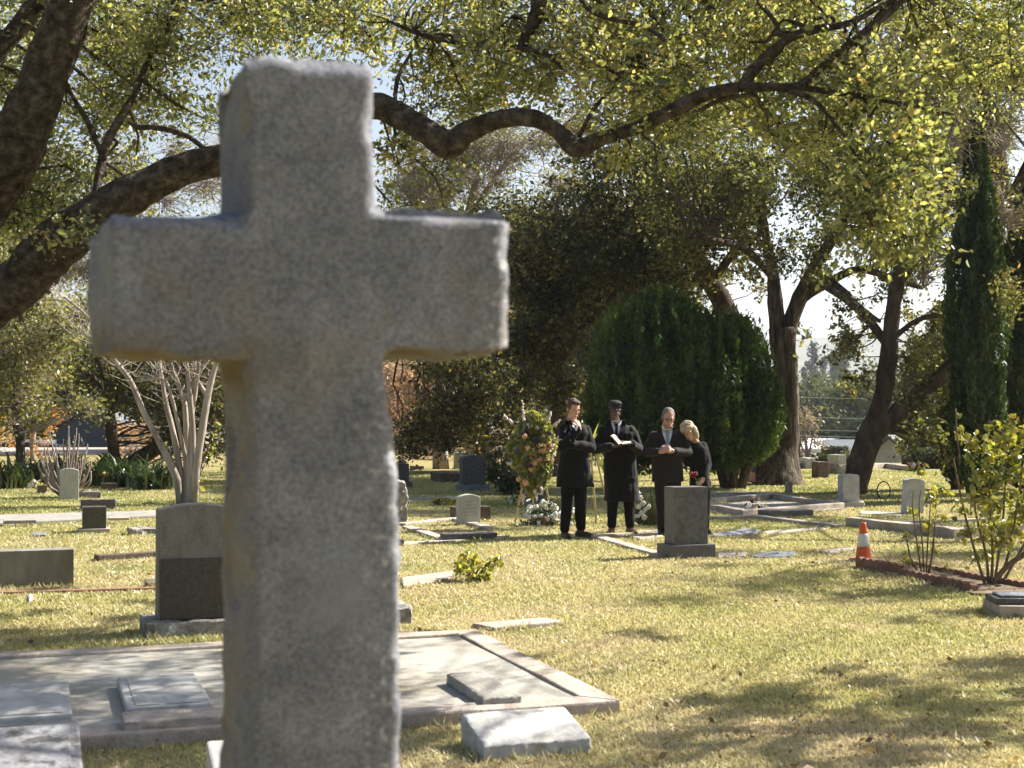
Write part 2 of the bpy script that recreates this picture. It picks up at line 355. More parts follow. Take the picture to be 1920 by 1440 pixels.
# ============================================================ the setting
def sstep(a, b, x):
    t = np.clip((x-a)/(b-a), 0, 1); return t*t*(3-2*t)
def terr(x, y):
    x = np.asarray(x, float); y = np.asarray(y, float)
    fr = np.interp(y, [50,75,120,200,500,3500], [0,-2.5,-5.5,-9,-14,-14])
    fl = np.interp(y, [76,84,100,200,500,3500], [0,-1.5,-3,-8,-14,-14])
    w = sstep(-3, 7, x); return fl*(1-w)+fr*w
def grid_mesh(name, xs, ys, zf):
    X, Y = np.meshgrid(xs, ys); V = np.stack([X.ravel(), Y.ravel(), zf(X.ravel(), Y.ravel())], 1)
    nx, ny = len(xs), len(ys); i = (np.arange(ny-1)[:,None]*nx+np.arange(nx-1)[None]).ravel()[:,None]
    return mesh_np(name, V, i+np.array([[0,1,nx+1,nx]]))
def lawn_tone(x, y):
    """0 = dry straw, 1 = green; patchy, and greener towards the back"""
    p = np.stack([x, y, np.zeros_like(x)], 1)
    g = .41+.20*fbm(p, .35, 3, 11)+.16*fbm(p, 1.3, 2, 21)
    return g + .22*sstep(15, 24, y)  # greener from the middle lawn back
def ground_mat():
    m, nt, N, L = newmat('lawn')
    tc = N.new('ShaderNodeTexCoord'); a = N.new('ShaderNodeTexNoise'); a.inputs['Scale'].default_value = .9; a.inputs['Detail'].default_value = 8
    L.new(tc.outputs['Object'], a.inputs['Vector'])
    r = ramp(N, [(.3,(.26,.19,.12)),(.43,(.34,.28,.16)),(.53,(.30,.275,.12)),(.68,(.14,.15,.05))]); L.new(a.outputs['Fac'], r.inputs['Fac'])
    b = N.new('ShaderNodeTexNoise'); b.inputs['Scale'].default_value = 45; b.inputs['Detail'].default_value = 4; L.new(tc.outputs['Object'], b.inputs['Vector'])
    r2 = ramp(N, [(.35,(.55,.55,.5)),(.65,(1.25,1.2,1.1))]); L.new(b.outputs['Fac'], r2.inputs['Fac'])
    mx = N.new('ShaderNodeMix'); mx.data_type = 'RGBA'; mx.blend_type = 'MULTIPLY'; mx.inputs[0].default_value = 1
    L.new(r.outputs[0], mx.inputs[6]); L.new(r2.outputs[0], mx.inputs[7])
    p = N.new('ShaderNodeBsdfPrincipled'); p.inputs['Roughness'].default_value = 1; p.inputs['Specular IOR Level'].default_value = .05
    L.new(mx.outputs[2], p.inputs['Base Color'])
    bp = N.new('ShaderNodeBump'); bp.inputs['Strength'].default_value = .8; bp.inputs['Distance'].default_value = .03; L.new(b.outputs['Fac'], bp.inputs['Height']); L.new(bp.outputs[0], p.inputs['Normal'])
    o = N.new('ShaderNodeOutputMaterial'); L.new(p.outputs[0], o.inputs[0]); return m
xs = np.concatenate([-np.geomspace(60,1800,14)[::-1], np.linspace(-50,50,61), np.geomspace(60,1800,14)])
ys = np.concatenate([np.linspace(-20,45,20), np.linspace(48,130,42), np.geomspace(140,3200,24)])
g = link('ground', grid_mesh('ground', xs, ys, terr), ground_mat(), smooth=True); tag(g, 'dry patchy cemetery lawn', kind='structure')

def hill_z(x, y):
    p = np.stack([x, y*.6, 0*x], 1)
    ridge = 150+40*fbm(p, 1/900., 4, 5)+.02*(-x+1200)*(x<1200)*.8
    return -16 + (ridge+16)*sstep(1250, 2550, y)*(1-.4*sstep(2600,3300,y))
hm = surf('hazy hillside', [(.06,.07,.04),(.11,.11,.07),(.16,.15,.10)], scale=.01, detail=8, rough_=1, bump=0)
h = link('hills', grid_mesh('hills', np.linspace(-1800,2400,80), np.linspace(1200,3300,40), hill_z), hm, smooth=True); tag(h, 'far mountain ridge fading into haze', kind='structure')

# street bank on the left
mb = MB(); mb.slab([(-34,61.5),(-13.5,60.5),(-13.0,75.5),(-34,75.5)], -.05, .03)
st = mb.build('street', surf('pale street', [(.30,.24,.21),(.38,.31,.275),(.44,.37,.33)], scale=1.5, rough_=.95, bump=.1)); tag(st, 'pale pinkish street beyond the lawn', kind='structure')

# ============================================================ graves
EXCL = []      # footprints that carry no grass
def frame(px, py, rz=None):
    """matrix of a stone standing on the ground: front bottom centre at the pixel"""
    p = G(px, py); return Matrix.Translation(p) @ Matrix.Rotation(AX if rz is None else rz, 4, 'Z')
def width_px(px0, px1, d, T, rz=None):
    """true width of a stone of depth T that spans px0..px1"""
    a = (AX if rz is None else rz) + math.atan(((px0+px1)/2-960)/FPX)
    return max(.05, ((px1-px0)*d/FPX - T*abs(math.sin(a)))/math.cos(a))
def outline(w, h, kind):
    if kind == 'flat': return [(-w/2,0),(w/2,0),(w/2,h),(-w/2,h)]
    if kind == 'arch':
        rise = .13*w; n = 12
        return [(-w/2,0),(w/2,0)]+[(w/2-w*i/n, h-rise+rise*math.sin(math.pi*i/n)**.8) for i in range(n+1)]
    if kind == 'low_arch':
        rise = .07*w; n = 14
        return [(-w/2,0),(w/2,0)]+[(w/2-w*i/n, h-rise+rise*math.sin(math.pi*i/n)) for i in range(n+1)]
    if kind == 'serp':
        n = 16; return [(-w/2,0),(w/2,0)]+[(w/2-w*i/n, h-.10*w+.10*w*(.5-.5*math.cos(2*math.pi*i/n))**.55) for i in range(n+1)]
    if kind == 'peak': return [(-w/2,0),(w/2,0),(w/2,h*.72),(0,h),(-w/2,h*.72)]
    if kind == 'shoulder':
        return [(-w/2,0),(w/2,0),(w/2,h*.93),(w*.44,h*.97),(w*.36,h),(-w*.36,h),(-w*.44,h*.97),(-w/2,h*.93)]
def stone_mesh(name, poly, T, mat, parent, bevel=.012, rough_amp=0, M_=None, voxel=.018, seed=0):
    mb = MB(); mb.prism(poly, 0, T, M_)
    if rough_amp:
        me = remeshed(mb, voxel, 1, name); rough(me, rough_amp, 9, 3, seed); return link(name, me, mat, parent, True)
    return mb.build(name, mat, parent, False, bevel)
def headstone(name, label, px0, px1, ptop, pbot, T, kind, mat, group='gravestones on the lawn', base=None, rz=None, rough_amp=0, bevel=.012, tilt=0, base_mat=None, base_rough=0, cat='gravestone', d=None, z0=0., lean=0):
    """pixel box of the whole stone; base=(height m, overhang m)"""
    pc = (px0+px1)/2; d0_ = G(pc, pbot).y if d is None else d; a0_ = AX if rz is None else rz; pc += T*math.sin(a0_+math.atan((pc-960)/FPX))*FPX/d0_/2
    p = G(pc, pbot) if d is None else P(pc, pbot, d)
    dd = p.y; rzz = AX if rz is None else rz
    root = thing(name, label, cat, (p.x,p.y,p.z if d else 0), rzz, group); root.rotation_euler = (lean, tilt, rzz)
    W = width_px(px0, px1, dd, T+(1.6*base[1] if base else 0), rzz); H = (pbot-ptop)*dd/FPX
    if base:
        bh, ov = base; W2 = W-2*ov
        b = MB(); b.box(-W/2, W/2, 0, T+2*ov*.8, -.05, bh)
        if base_rough: me = remeshed(b, .02, 1, 'base'); rough(me, base_rough, 9, 3, 4); link('base', me, base_mat or mat, root, True)
        else: b.build('base', base_mat or mat, root, False, .01)
        s = stone_mesh('tablet', outline(W2, H-bh, kind), T, mat, root, bevel, rough_amp, Matrix.Translation((0,ov*.8,bh)))
    else:
        s = stone_mesh('tablet', [(x, z-(.08 if z == 0 else 0)) for x, z in outline(W, H, kind)], T, mat, root, bevel, rough_amp)
    c, sn = math.cos(rzz), math.sin(rzz)
    EXCL.append([(p.x+c*x-sn*y, p.y+sn*x+c*y) for x, y in ((-W/2,-.02),(W/2,-.02),(W/2,T+.05),(-W/2,T+.05))])
    return root, W, H
def offs(pts, w, closed):
    """left-offset of a 2D polyline with mitres"""
    n = len(pts); out = []
    for i in range(n):
        a = pts[i-1] if (closed or i > 0) else None; b = pts[(i+1)%n] if (closed or i < n-1) else None; p = pts[i]; ns = []
        for u, v in ((a,p),(p,b)):
            if u is None or v is None: continue
            dx, dy = v[0]-u[0], v[1]-u[1]; l = math.hypot(dx,dy); ns.append((-dy/l, dx/l))
        if len(ns) == 2:
            mx, my = ns[0][0]+ns[1][0], ns[0][1]+ns[1][1]; k = 2/(mx*mx+my*my); out.append((p[0]+mx*k*w, p[1]+my*k*w))
        else: out.append((p[0]+ns[0][0]*w, p[1]+ns[0][1]*w))
    return out
def area2(p): return sum(p[i-1][0]*p[i][1]-p[i][0]*p[i-1][1] for i in range(len(p)))
def kerb(pxs, w, h, label, mat='kerb', closed=False, name='grave_kerb', group='concrete kerbs around the graves', cat='kerb', rgh=.006, world=False):
    pts = [tuple(p) for p in pxs] if world else [tuple(G(*p).xy) for p in pxs]
    if closed and area2(pts) < 0: pts = pts[::-1]
    inn = offs(pts, w, closed); n = len(pts); mb = MB(); root = thing(name, label, cat, (pts[0][0], pts[0][1], 0), 0, group)
    ox, oy = pts[0]
    for i in range(n if closed else n-1):
        j = (i+1)%n; m = MB(); q = [pts[i], pts[j], inn[j], inn[i]]; q = [(x-ox,y-oy) for x, y in q]
        cx = sum(x for x,y in q)/4; cy = sum(y for x,y in q)/4; q = [(cx+(x-cx)*.998, cy+(y-cy)*.998) for x,y in q]
        if area2(q) < 0: q = q[::-1]
        m.slab(q, -.05, h+.003*i); o = m.build('kerb_rail', M[mat], root, False, .012)
        bm = bmesh.new(); bm.from_mesh(o.data); bmesh.ops.subdivide_edges(bm, edges=[e for e in bm.edges if e.calc_length() > .35], cuts=7, use_grid_fill=True); bm.to_mesh(o.data); bm.free()
        co = get_co(o.data); k = co+np.array([ox,oy,0]); co[:,2] += rgh*fbm(k, 2.1, 2, 9)+.004*vnoise(k, 9, 2); co[:,:2] += rgh*.6*np.stack([vnoise(k,3,5), vnoise(k,3,6)],1); set_co(o.data, co)
        EXCL.append([pts[i], pts[j], inn[j], inn[i]])
    return root
def flat(pxs, h, label, mat='concrete', name='flat_marker', group='flat stones set in the lawn', cat='flat stone', bevel=.012, world=False, z0=-.03):
    pts = [tuple(p) for p in pxs] if world else [tuple(G(p[0], p[1], h).xy) for p in pxs]
    if area2(pts) < 0: pts = pts[::-1]
    cx = sum(p[0] for p in pts)/len(pts); cy = sum(p[1] for p in pts)/len(pts)
    mb = MB(); mb.slab([(x-cx,y-cy) for x,y in pts], z0, h); o = mb.build(name, M[mat], None, False, bevel); o.location = (cx,cy,0)
    tag(o, label, cat, group); EXCL.append(pts); return o
A2 = (math.cos(AX), math.sin(AX)); B2 = (-math.sin(AX), math.cos(AX))     # along a grave's front, and into its depth
def rect(p, w, dp):
    """ground rectangle from its front-left corner"""
    return [(p[0],p[1]), (p[0]+A2[0]*w,p[1]+A2[1]*w), (p[0]+A2[0]*w+B2[0]*dp,p[1]+A2[1]*w+B2[1]*dp), (p[0]+B2[0]*dp,p[1]+B2[1]*dp)]

# ---- the cross
def cross():
    C0 = P(585, 700, 2.5); a = R(24.5); nx = Vector((math.sin(a), -math.cos(a), 0)); t = Vector((math.cos(a), math.sin(a), 0))
    def onplane(px, py):
        r = ray(px, py); k = (C0-CAM).dot(nx)/r.dot(nx); q = CAM+r*k-C0; return (q.dot(t), q.z)
    px = [(466,103),(711,105),(718,394),(964,394),(978,657),(734,662),(745,830),(760,960),(764,1180),(763,1440)]
    pl = [(482,1440),(484,1180),(478,1000),(482,830),(484,664),(210,668),(204,398),(470,398)]
    R_ = [onplane(*q) for q in px]; L_ = [onplane(*q) for q in pl]
    zb = -C0.z+.38
    poly = [(R_[-1][0]+.012, zb), ]+[]
    pts = L_[::-1]
    # clockwise list -> counter-clockwise for prism: start bottom left, go right
    ring = [(L_[0][0]-.02, zb), (R_[-1][0]+.015, zb)] + R_[::-1] + L_[::-1]
    D = .275
    me_parts = MB(); me_parts.prism(ring, -D/2+.02, D/2)
    me = remeshed(me_parts, .0095, 4, 'cross')
    co = get_co(me); no = get_no(me)
    # pitched rock faces on the sides, dressed front
    side = 1-np.clip(np.abs(no[:,1]), 0, 1); edge = side
    amp = .0012*fbm(co, 26, 2, 1) + edge*(.020*fbm(co, 7.5, 3, 2)-.004)
    pit = fbm(co, 13, 2, 7); amp -= np.clip(pit-.45, 0, 1)*.03*np.clip(edge+.25,0,1)
    dent = np.exp(-(((co[:,0]+.05-L_[4][0])/.06)**2+((co[:,2]-L_[3][1]+.02)/.09)**2))*(no[:,0] < -.4)
    co = co + no*(amp-dent*.014)[:,None]
    co += .004*np.stack([fbm(co,3,2,31), .3*fbm(co,3,2,32), fbm(co,3,2,33)],1)
    # broken arrises along the right and top front edges
    X, Z = co[:,0], co[:,2]; zr_, zl_ = R_[2][1], L_[6][1]; zlow = R_[5][1]
    rz_ = np.array([q[1] for q in R_[5:]][::-1]); rx_ = np.array([q[0] for q in R_[5:]][::-1])
    xb = np.where(Z > zr_, R_[1][0], np.where(Z > zlow, R_[3][0], np.interp(Z, rz_, rx_)))
    nz = fbm(np.stack([0*Z, 0*Z, Z],1), 16, 3, 51); nz2 = fbm(np.stack([X, 0*X, 0*X],1), 16, 3, 52)
    yf = co[:,1].min()+.004
    chop = np.maximum(0, .012+.009*nz-(xb-X))
    zt = np.where((X > L_[7][0]-.005) & (X < R_[1][0]+.005), R_[0][1], np.where(X < 0, zl_, zr_))
    chop = np.maximum(chop, np.where(Z < zt+.03, np.maximum(0, .010+.008*nz2-(zt-Z)), 0))
    co[:,1] = np.maximum(co[:,1], yf+np.minimum(chop*1.1, .05))
    set_co(me, co)
    xl, xr = L_[5][0], R_[3][0]; X, Z = co[:,0], co[:,2]; zu = L_[4][1]; sl, sr = L_[2][0], R_[6][0]
    g2 = lambda a, s: np.exp(-(a/s)**2)
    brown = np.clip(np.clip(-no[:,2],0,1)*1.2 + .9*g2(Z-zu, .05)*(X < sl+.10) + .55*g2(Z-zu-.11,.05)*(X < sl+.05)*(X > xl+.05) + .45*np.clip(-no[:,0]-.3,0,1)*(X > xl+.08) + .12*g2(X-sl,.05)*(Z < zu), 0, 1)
    lit_spots = np.clip(.9*g2(X-sr+.02,.05)*(Z < zu) + .9*g2(X-xr+.02,.035) + 1.1*np.clip(no[:,2]-.3,0,1), 0, 1)  # sunlit chips along right edges and tops, put into the colour
    pale = np.clip(g2(X-(sl+sr)/2-.04,.09)*g2(Z-(zu-.42),.13),0,1)  # sunlit patch on the shaft, put into the colour
    for nm, v in (('brown',brown),('lit_chips',lit_spots),('pale',pale)):
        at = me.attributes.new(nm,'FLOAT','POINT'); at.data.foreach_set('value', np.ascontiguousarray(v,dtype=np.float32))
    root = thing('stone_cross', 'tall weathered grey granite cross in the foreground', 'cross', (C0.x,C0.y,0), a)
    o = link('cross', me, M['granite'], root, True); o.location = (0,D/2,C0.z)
    b = MB(); b.box(-.30,.30,-.22,.22,-.05,.22); b.box(-.215,.215,-.185,.185,.22,.385)
    bo = b.build('plinth', M['granite'], root, False, .02); bo.location = (.01,D/2,0)
    # small pale spots on right edge and tops: sunlit chips painted into the colour
cross()

# ---- foreground plot with its slab and markers
NR = G(1163,1312,.075).xy; FR = G(893,1181,.075).xy
w_plot = 4.6; dp = (FR-NR).length
NL = NR - Vector(A2)*w_plot; FL = FR - Vector(A2)*w_plot
flat([NL+Vector(B2)*.10+Vector(A2)*.1, NR+Vector(B2)*.10-Vector(A2)*.1, FR-Vector(B2)*.10-Vector(A2)*.1, FL-Vector(B2)*.10+Vector(A2)*.1], .062, 'large pale concrete slab filling the front kerbed plot', 'concrete', 'plot_slab', None, 'slab', .004, True)
kerb([NL, NR, FR, FL], .17, .075, 'weathered kerb framing the large concrete slab in front', closed=True, world=True)
def block(px, py, w, dpth, h, label, mat, z0=0., name='flat_marker', group='low stones of the front plot', slope=0., rgh=0, panel=None, cat='grave marker', rz=None, bevel=.012, moulding=None):
    """low marker; (px,py) is its near left top corner, h its height"""
    p = G(px, py, z0+h); rzz = AX if rz is None else rz
    root = thing(name, label, cat, (p.x,p.y,z0), rzz, group)
    b = MB(); b.prism([(0,0),(w,0),(w,h),(0,h)], 0, dpth)
    b.v = [(x, y, z+slope*y*(z > h*.5)) for x,y,z in b.v]
    if rgh:
        me = remeshed(b, .014, 1, 'block'); co = get_co(me); no = get_no(me); k = (1-np.clip(no[:,2],0,1)); set_co(me, co+no*(rgh*k*fbm(co+np.array([px,py,0]), 30, 3, 8))[:,None]); link('block', me, M[mat], root, True)
    else: b.build('block', M[mat], root, False, bevel)
    if panel:
        q = MB(); q.box(.045, w-.045, .04, dpth-.05, h+.001, h+panel); q.v = [(x,y,z+slope*y) for x,y,z in q.v]; q.build('panel', M[moulding or mat], root, False, .006)
    c, s = math.cos(rzz), math.sin(rzz); EXCL.append([(p.x+c*x-s*y, p.y+s*x+c*y) for x,y in ((0,0),(w,0),(w,dpth),(0,dpth))])
    return root
block(907,1398,.53,.37,.075,'pale thick marker with rough front edge alone on the grass', 'marble', rgh=.006, slope=.21)
block(905,1308,.22,.68,.05,'small grey pillow stone lying on the right of the slab','grey_stone', z0=.063, slope=.02, rgh=.005)
block(238,1328,.42,.90,.055,'flat stained white marker lying on the slab left of the cross','marble', z0=.064, panel=.004)
block(-150,1356,.69,.92,.045,'broad pale marker on the slab at the left edge','marble', z0=.064, panel=.006)
block(232,1354,.85,.26,.115,'heavy pale stone footing butting the plot kerb', 'kerb', rgh=.008)
block(-300,1402,1.0,.30,.11,'dark stained granite base at the lower left corner','grey_stone', rgh=.006)
block(-352,1486,.98,.62,.14,'mottled grey marker with raised border in the lower left corner','grey_marble', panel=.008, moulding='grey_marble', slope=.12)
block(398,1440,.20,.20,.24,'small white stone peeping out left of the cross shaft','marble', name='small_stone', slope=.3)
flat([(885,1168),(1020,1157),(1056,1164),(925,1176)], .03, 'flush paving stone just behind the plot corner', 'kerb')

# ---- headstones, left
r, W, H = headstone('gravestone', 'tall arched tan gravestone with darker lower face beside the cross', 265, 478, 948, 1192, .26, 'low_arch', M['tan_stone'], base=(.11,.10), base_mat=M['rough_stone'], base_rough=.012)
q = MB(); w2 = W/2-.10-.015; q.box(-w2, w2, -.0, .05, .113, .545); o = q.build('dark_lower_face', M['dark_polish'], r, False, .004); o.location = (0,.065,0)  # thin darker box over the lower face of the stone
headstone('gravestone', 'rough pitched gravestone edge showing just right of the cross', 520, 764, 882, 986, .22, 'serp', M['rough_stone'], rough_amp=.03)
headstone('gravestone', 'dark gravestone on rough white base hidden behind the cross shaft', 470, 782, 945, 1176, .22, 'flat', M['dark_stone'], base=(.13,.12), base_mat=M['rough_stone'], base_rough=.02)
headstone('gravestone', 'long low tan granite block at the left edge', -190, 132, 1035, 1104, .26, 'flat', M['tan_stone'], bevel=.006)
headstone('gravestone', 'small dark slanted gravestone on a low base', 147, 206, 951, 1000, .30, 'flat', M['dark_polish'], base=(.06,.05), base_mat=M['kerb'], lean=-.0)
headstone('gravestone', 'dark rough low block behind the slanted gravestone', 152, 216, 937, 957, .22, 'flat', M['dark_stone'], rough_amp=.01)
headstone('gravestone', 'pale upright tablet in front of the bare shrub', 112, 147, 878, 938, .12, 'arch', M['pale_tablet'])
headstone('gravestone', 'low whitish block right of the pale tablet', 147, 188, 922, 934, .28, 'flat', M['grey_marble'])
headstone('gravestone', 'low dark jagged stone left of the tan gravestone', 241, 330, 989, 1003, .25, 'flat', M['rough_stone'], rough_amp=.025)
headstone('gravestone', 'small stone in the dark plant bed', 189, 218, 906, 919, .15, 'flat', M['brown_stone'])
headstone('gravestone', 'tiny brown stone left of the pale tablet', 70, 88, 910, 926, .15, 'flat', M['brown_stone'])
flat([(-40,982),(330,965),(305,956),(-40,966)], .05, 'long pale grave slab across the left lawn', 'grey_stone')
block(6,976,.45,.25,.05,'small low marker on the long left slab','grey_stone', z0=.05)
block(204,971,.30,.18,.04,'small pink marker on the right of the long left slab','kerb', z0=.05)
kerb([(184,1053),(330,1044)], .14, .07, 'short brownish kerb between the block and the tan gravestone', mat='brown_stone')
kerb([(-60,1117),(300,1107)], .10, .025, 'thin reddish edging line in front of the low block', mat='brick_edge')
flat([(268,1085),(300,1084),(300,1092),(275,1093)], .04, 'broken stone corner beside the tan gravestone', 'brown_stone')
flat([(52,1114),(62,1113),(64,1122),(54,1124)], .04, 'white stake stub in front of the low block', 'marble')
flat([(60,997),(88,998),(86,1003),(58,1002)], .03, 'flush grey stone near the slanted gravestone', 'blue_stone')
# ---- centre
r, W, H = headstone('gravestone', 'pale round-topped tablet with worn lettering left of the wreath', 855, 901, 927, 985, .16, 'arch', M['pale_tablet'])
q = MB(); rw = random.Random(2)
for z_, hw_ in ((.335,.05),(.285,.075),(.235,.095),(.185,.085),(.135,.06)):
    x_ = -hw_
    while x_ < hw_: w_ = rw.uniform(.006,.022); q.box(x_, min(x_+w_,hw_), -.0015, .002, z_, z_+rw.uniform(.014,.022)); x_ += w_+.007
    q.build('worn_inscription_line', M['grey_stone'], r); q = MB()
r, W, H = headstone('gravestone', 'dark low block behind the pale round-topped tablet', 843, 921, 950, 975, .2, 'flat', M['brown_stone'])
headstone('gravestone', 'large black arched gravestone on a blue grey base', 855, 920, 853, 922, .28, 'serp', M['dark_stone'], base=(.15,.07), base_mat=M['blue_stone'], base_rough=.015)
headstone('gravestone', 'white tablet behind the black arched gravestone', 850, 882, 848, 879, .15, 'flat', M['pale_tablet'])
headstone('gravestone', 'dark square gravestone with red flowers just right of the cross', 722, 774, 870, 915, .3, 'flat', M['dark_stone'], base=(.14,.06))
headstone('gravestone', 'low dark brown block left of the black arched gravestone', 806, 866, 887, 905, .9, 'flat', M['brown_stone'], rough_amp=.02)
headstone('gravestone', 'dark low stone in the far lawn right of the square gravestone', 768, 795, 874, 882, .5, 'flat', M['brown_stone'])
headstone('gravestone', 'dark purple gravestone standing behind the easel legs', 976, 1032, 906, 946, .2, 'flat', M['dark_stone'], base=(.05,.04), base_mat=M['blue_stone'])
flat([(765,934),(812,931),(812,934),(766,938)], .03, 'pale flush stone left in the shaded grass', 'blue_stone')
flat([(828,931),(858,930),(858,933),(828,935)], .03, 'flush stone behind the round-topped tablet', 'blue_stone')
kerb([(760,987),(848,978),(914,997)], .17, .05, 'pale kerb in front of the round-topped tablet')
kerb([(753,992),(819,1015)], .17, .05, 'kerb running diagonally beside the cross')
kerb([(757,1024),(955,1007)], .22, .02, 'flat kerb strip under the dark granite bars', mat='concrete')
block(831,1001,.72,.16,.075,'dark granite bar lying on the flat kerb strip','dark_stone', z0=.02)
block(690,1013,.45,.16,.065,'dark granite bar close to the cross shaft','dark_stone', z0=.02)
flat([(752,1082),(800,1076),(850,1069),(846,1084),(756,1098)], .03, 'flush pale stone left of the small lawn bush', 'kerb')
# ---- stone in front of the mourners
headstone('gravestone', 'grey granite gravestone standing in front of the mourners', 1235, 1346, 914, 1047, .26, 'flat', M['mid_stone'], base=(.15,.07), bevel=.006)
kerb([(1246,995),(1102,1008),(1236,1047)], .16, .035, 'pale kerb at the feet of the mourners')
flat([(1178,1003),(1240,997),(1243,1004),(1200,1010)], .03, 'flush grey slab beside the suited man', 'kerb')
flat([(1345,1036),(1400,1034),(1398,1042),(1347,1044)], .02, 'short flush slab right of the grey gravestone', 'kerb')
flat([(1402,1040),(1450,1033),(1492,1034),(1490,1042),(1420,1044)], .02, 'grey flush slab in the shadow before the cone', 'blue_stone')
flat([(1535,1032),(1592,1026),(1612,1028),(1560,1037)], .02, 'pale flush slab left of the cone', 'kerb')
flat([(1332,1001),(1400,990),(1425,994),(1415,1001),(1338,1004)], .02, 'bluish flush slab behind the grey gravestone', 'blue_stone')
flat([(1425,996),(1545,988),(1550,991),(1440,1000)], .02, 'long narrow flush slab behind the cone', 'kerb')
# ---- kerbed gravel grave
kerb([(1270,949),(1450,934),(1584,954),(1392,969)], .17, .10, 'kerb around the gravel grave right of the mourners', closed=True)
flat([(1272,950),(1450,937),(1578,954),(1392,966)], .03, 'pale gravel filling the kerbed grave', 'gravel', 'gravel_bed', None, 'gravel', .0, z0=-.02)
block(1440,958,.80,.34,.09,'flat dark ledger stone on the gravel grave','mid_stone', z0=.03)
kerb([(1335,975),(1409,973),(1566,991)], .17, .05, 'pale kerb in front of the gravel grave')
kerb([(1585,987),(1760,1006),(1787,1012),(1990,1000)], .18, .13, 'long kerb behind the cone and the rose bushes')
kerb([(1617,988),(1850,980)], .14, .06, 'thin kerb behind the long kerb')
flat([(1612,957),(1690,962),(1690,968),(1612,962)], .02, 'pale strip between the two white gravestones', 'concrete')
# ---- right
headstone('gravestone', 'thick white gravestone on a base near the leaning trunk', 1563, 1624, 890, 952, .30, 'shoulder', M['marble'], base=(.10,.08), base_rough=.015, rz=R(4))
headstone('gravestone', 'leaning round-topped white tablet behind the roses', 1689, 1731, 897, 965, .16, 'arch', M['marble'], tilt=R(4), rz=R(8))
headstone('gravestone', 'dark brown block gravestone under the leaning trunk', 1522, 1554, 866, 897, .35, 'flat', M['brown_stone'])
headstone('gravestone', 'white block gravestone near the picket fence', 1499, 1529, 859, 879, .4, 'flat', M['marble'], rough_amp=.02)
r, W, H = headstone('gravestone', 'white desk-shaped gravestone on a rough base', 1551, 1590, 853, 890, .55, 'flat', M['marble'], base=(.28,.03), base_mat=M['rough_stone'], base_rough=.03)
headstone('gravestone', 'peaked tan gravestone beneath the round conifer', 1337, 1353, 865, 884, .25, 'peak', M['grey_stone'])
headstone('gravestone', 'dark peaked gravestone between the two flags', 1375, 1396, 866, 892, .25, 'peak', M['brown_stone'])
headstone('gravestone', 'small dark stone beside the blue flag', 1372, 1382, 880, 898, .2, 'flat', M['brown_stone'])
headstone('gravestone', 'grey gravestone hidden left of the big trunk', 1418, 1446, 868, 892, .3, 'arch', M['brown_stone'])
headstone('boulder', 'rounded tan boulder at the end of the log-like blocks', 1470, 1489, 903, 926, .3, 'arch', M['tan_stone'], rough_amp=.03, cat='boulder', group=None)
block(1345,924,.95,.3,.10,'long rough edging block left of the boulder','kerb', rgh=.02, group='edging blocks by the big trunk')
block(1428,924,.46,.3,.10,'short rough edging block next to the boulder','kerb', rgh=.02, group='edging blocks by the big trunk')
kerb([(1480,880),(1530,877),(1560,882)], .3, .18, 'pale kerb under the white block gravestone')
kerb([(1600,882),(1660,878),(1705,884)], .25, .15, 'far kerb right of the leaning trunk')
# ---- bed on the right with scalloped edging
def scallop(p0, p1, h, label, n):
    a = Vector((*p0,0)); b = Vector((*p1,0)); L = (b-a).length; rz = math.atan2(b.y-a.y, b.x-a.x)
    root = thing('brick_edging', label, 'edging', a, rz, 'scalloped edging of the rose bed')
    k = n*6; poly = [(0,-.04),(L,-.04)]+[(L-L*i/k, h*(.80+.2*abs(math.sin(math.pi*i/6)))) for i in range(k+1)]
    mb = MB(); mb.prism(poly, 0, .06); mb.build('edging', M['brick_edge'], root, False, 0)
scallop(G(1604,1064).xy, G(1686,1078).xy, .115, 'raised scalloped red brick edging nearest the cone', 7)
scallop(G(1684,1080).xy, G(1822,1112).xy, .085, 'lower scalloped red edging in front of the roses', 11)
scallop(G(1692,1060).xy, G(1800,1082).xy, .06, 'straight run of red edging behind the sparse rose', 9)
scallop(G(1800,1084).xy, G(1925,1106).xy, .07, 'red edging behind the leafy rose bush', 10)
flat([(1612,1064),(1690,1060),(1925,1100),(1925,1118),(1825,1112),(1690,1080)], .02, 'brown soil of the rose bed', 'soil', 'soil_bed', None, 'soil', 0)
block(1874,1136,.85,.50,.10,'broad concrete base at the right edge by the rose bed','kerb', rz=R(-4))
p_ = block(1868,1122,.62,.34,.05,'dark flat plaque stone on the right edge base','dark_stone', z0=.10, rz=R(-4), panel=.02, moulding='blue_stone')
# ============================================================ trees
TREES_NEAR = 'trees in the cemetery'
# ---- the near oak whose long bough crosses the picture
OB = Vector((-5.3, 9.9, 0))
def mk(*a): return pxl(a)
boughB = mk((-420,760,95,10.0),(-240,670,72,9.8),(-100,610,58,9.6),(0,560,52,9.4),(80,480,48,9.3),(150,425,42,9.2),(230,370,40,9.2),(300,335,36,9.2),(360,312,33,9.2),(420,298,31,9.2),(520,255,28,9.2),(620,212,26,9.1),(700,200,24,9.0),(745,215,22,8.9),(800,247,23,8.8),(845,272,26,8.8),(880,246,21,8.8),(930,225,19,8.7),(1000,222,20,8.6),(1045,245,18,8.6),(1080,277,21,8.5),(1130,260,14,8.5),(1190,241,14,8.5),(1260,208,14,8.4),(1320,178,14,8.4),(1390,163,12,8.3))
boughA = mk((-420,760,95,10.0),(-180,560,62,9.7),(-60,420,56,9.6),(20,290,52,9.5),(70,170,46,9.4),(125,40,40,9.3),(190,-120,34,9.2),(260,-300,26,9.0))
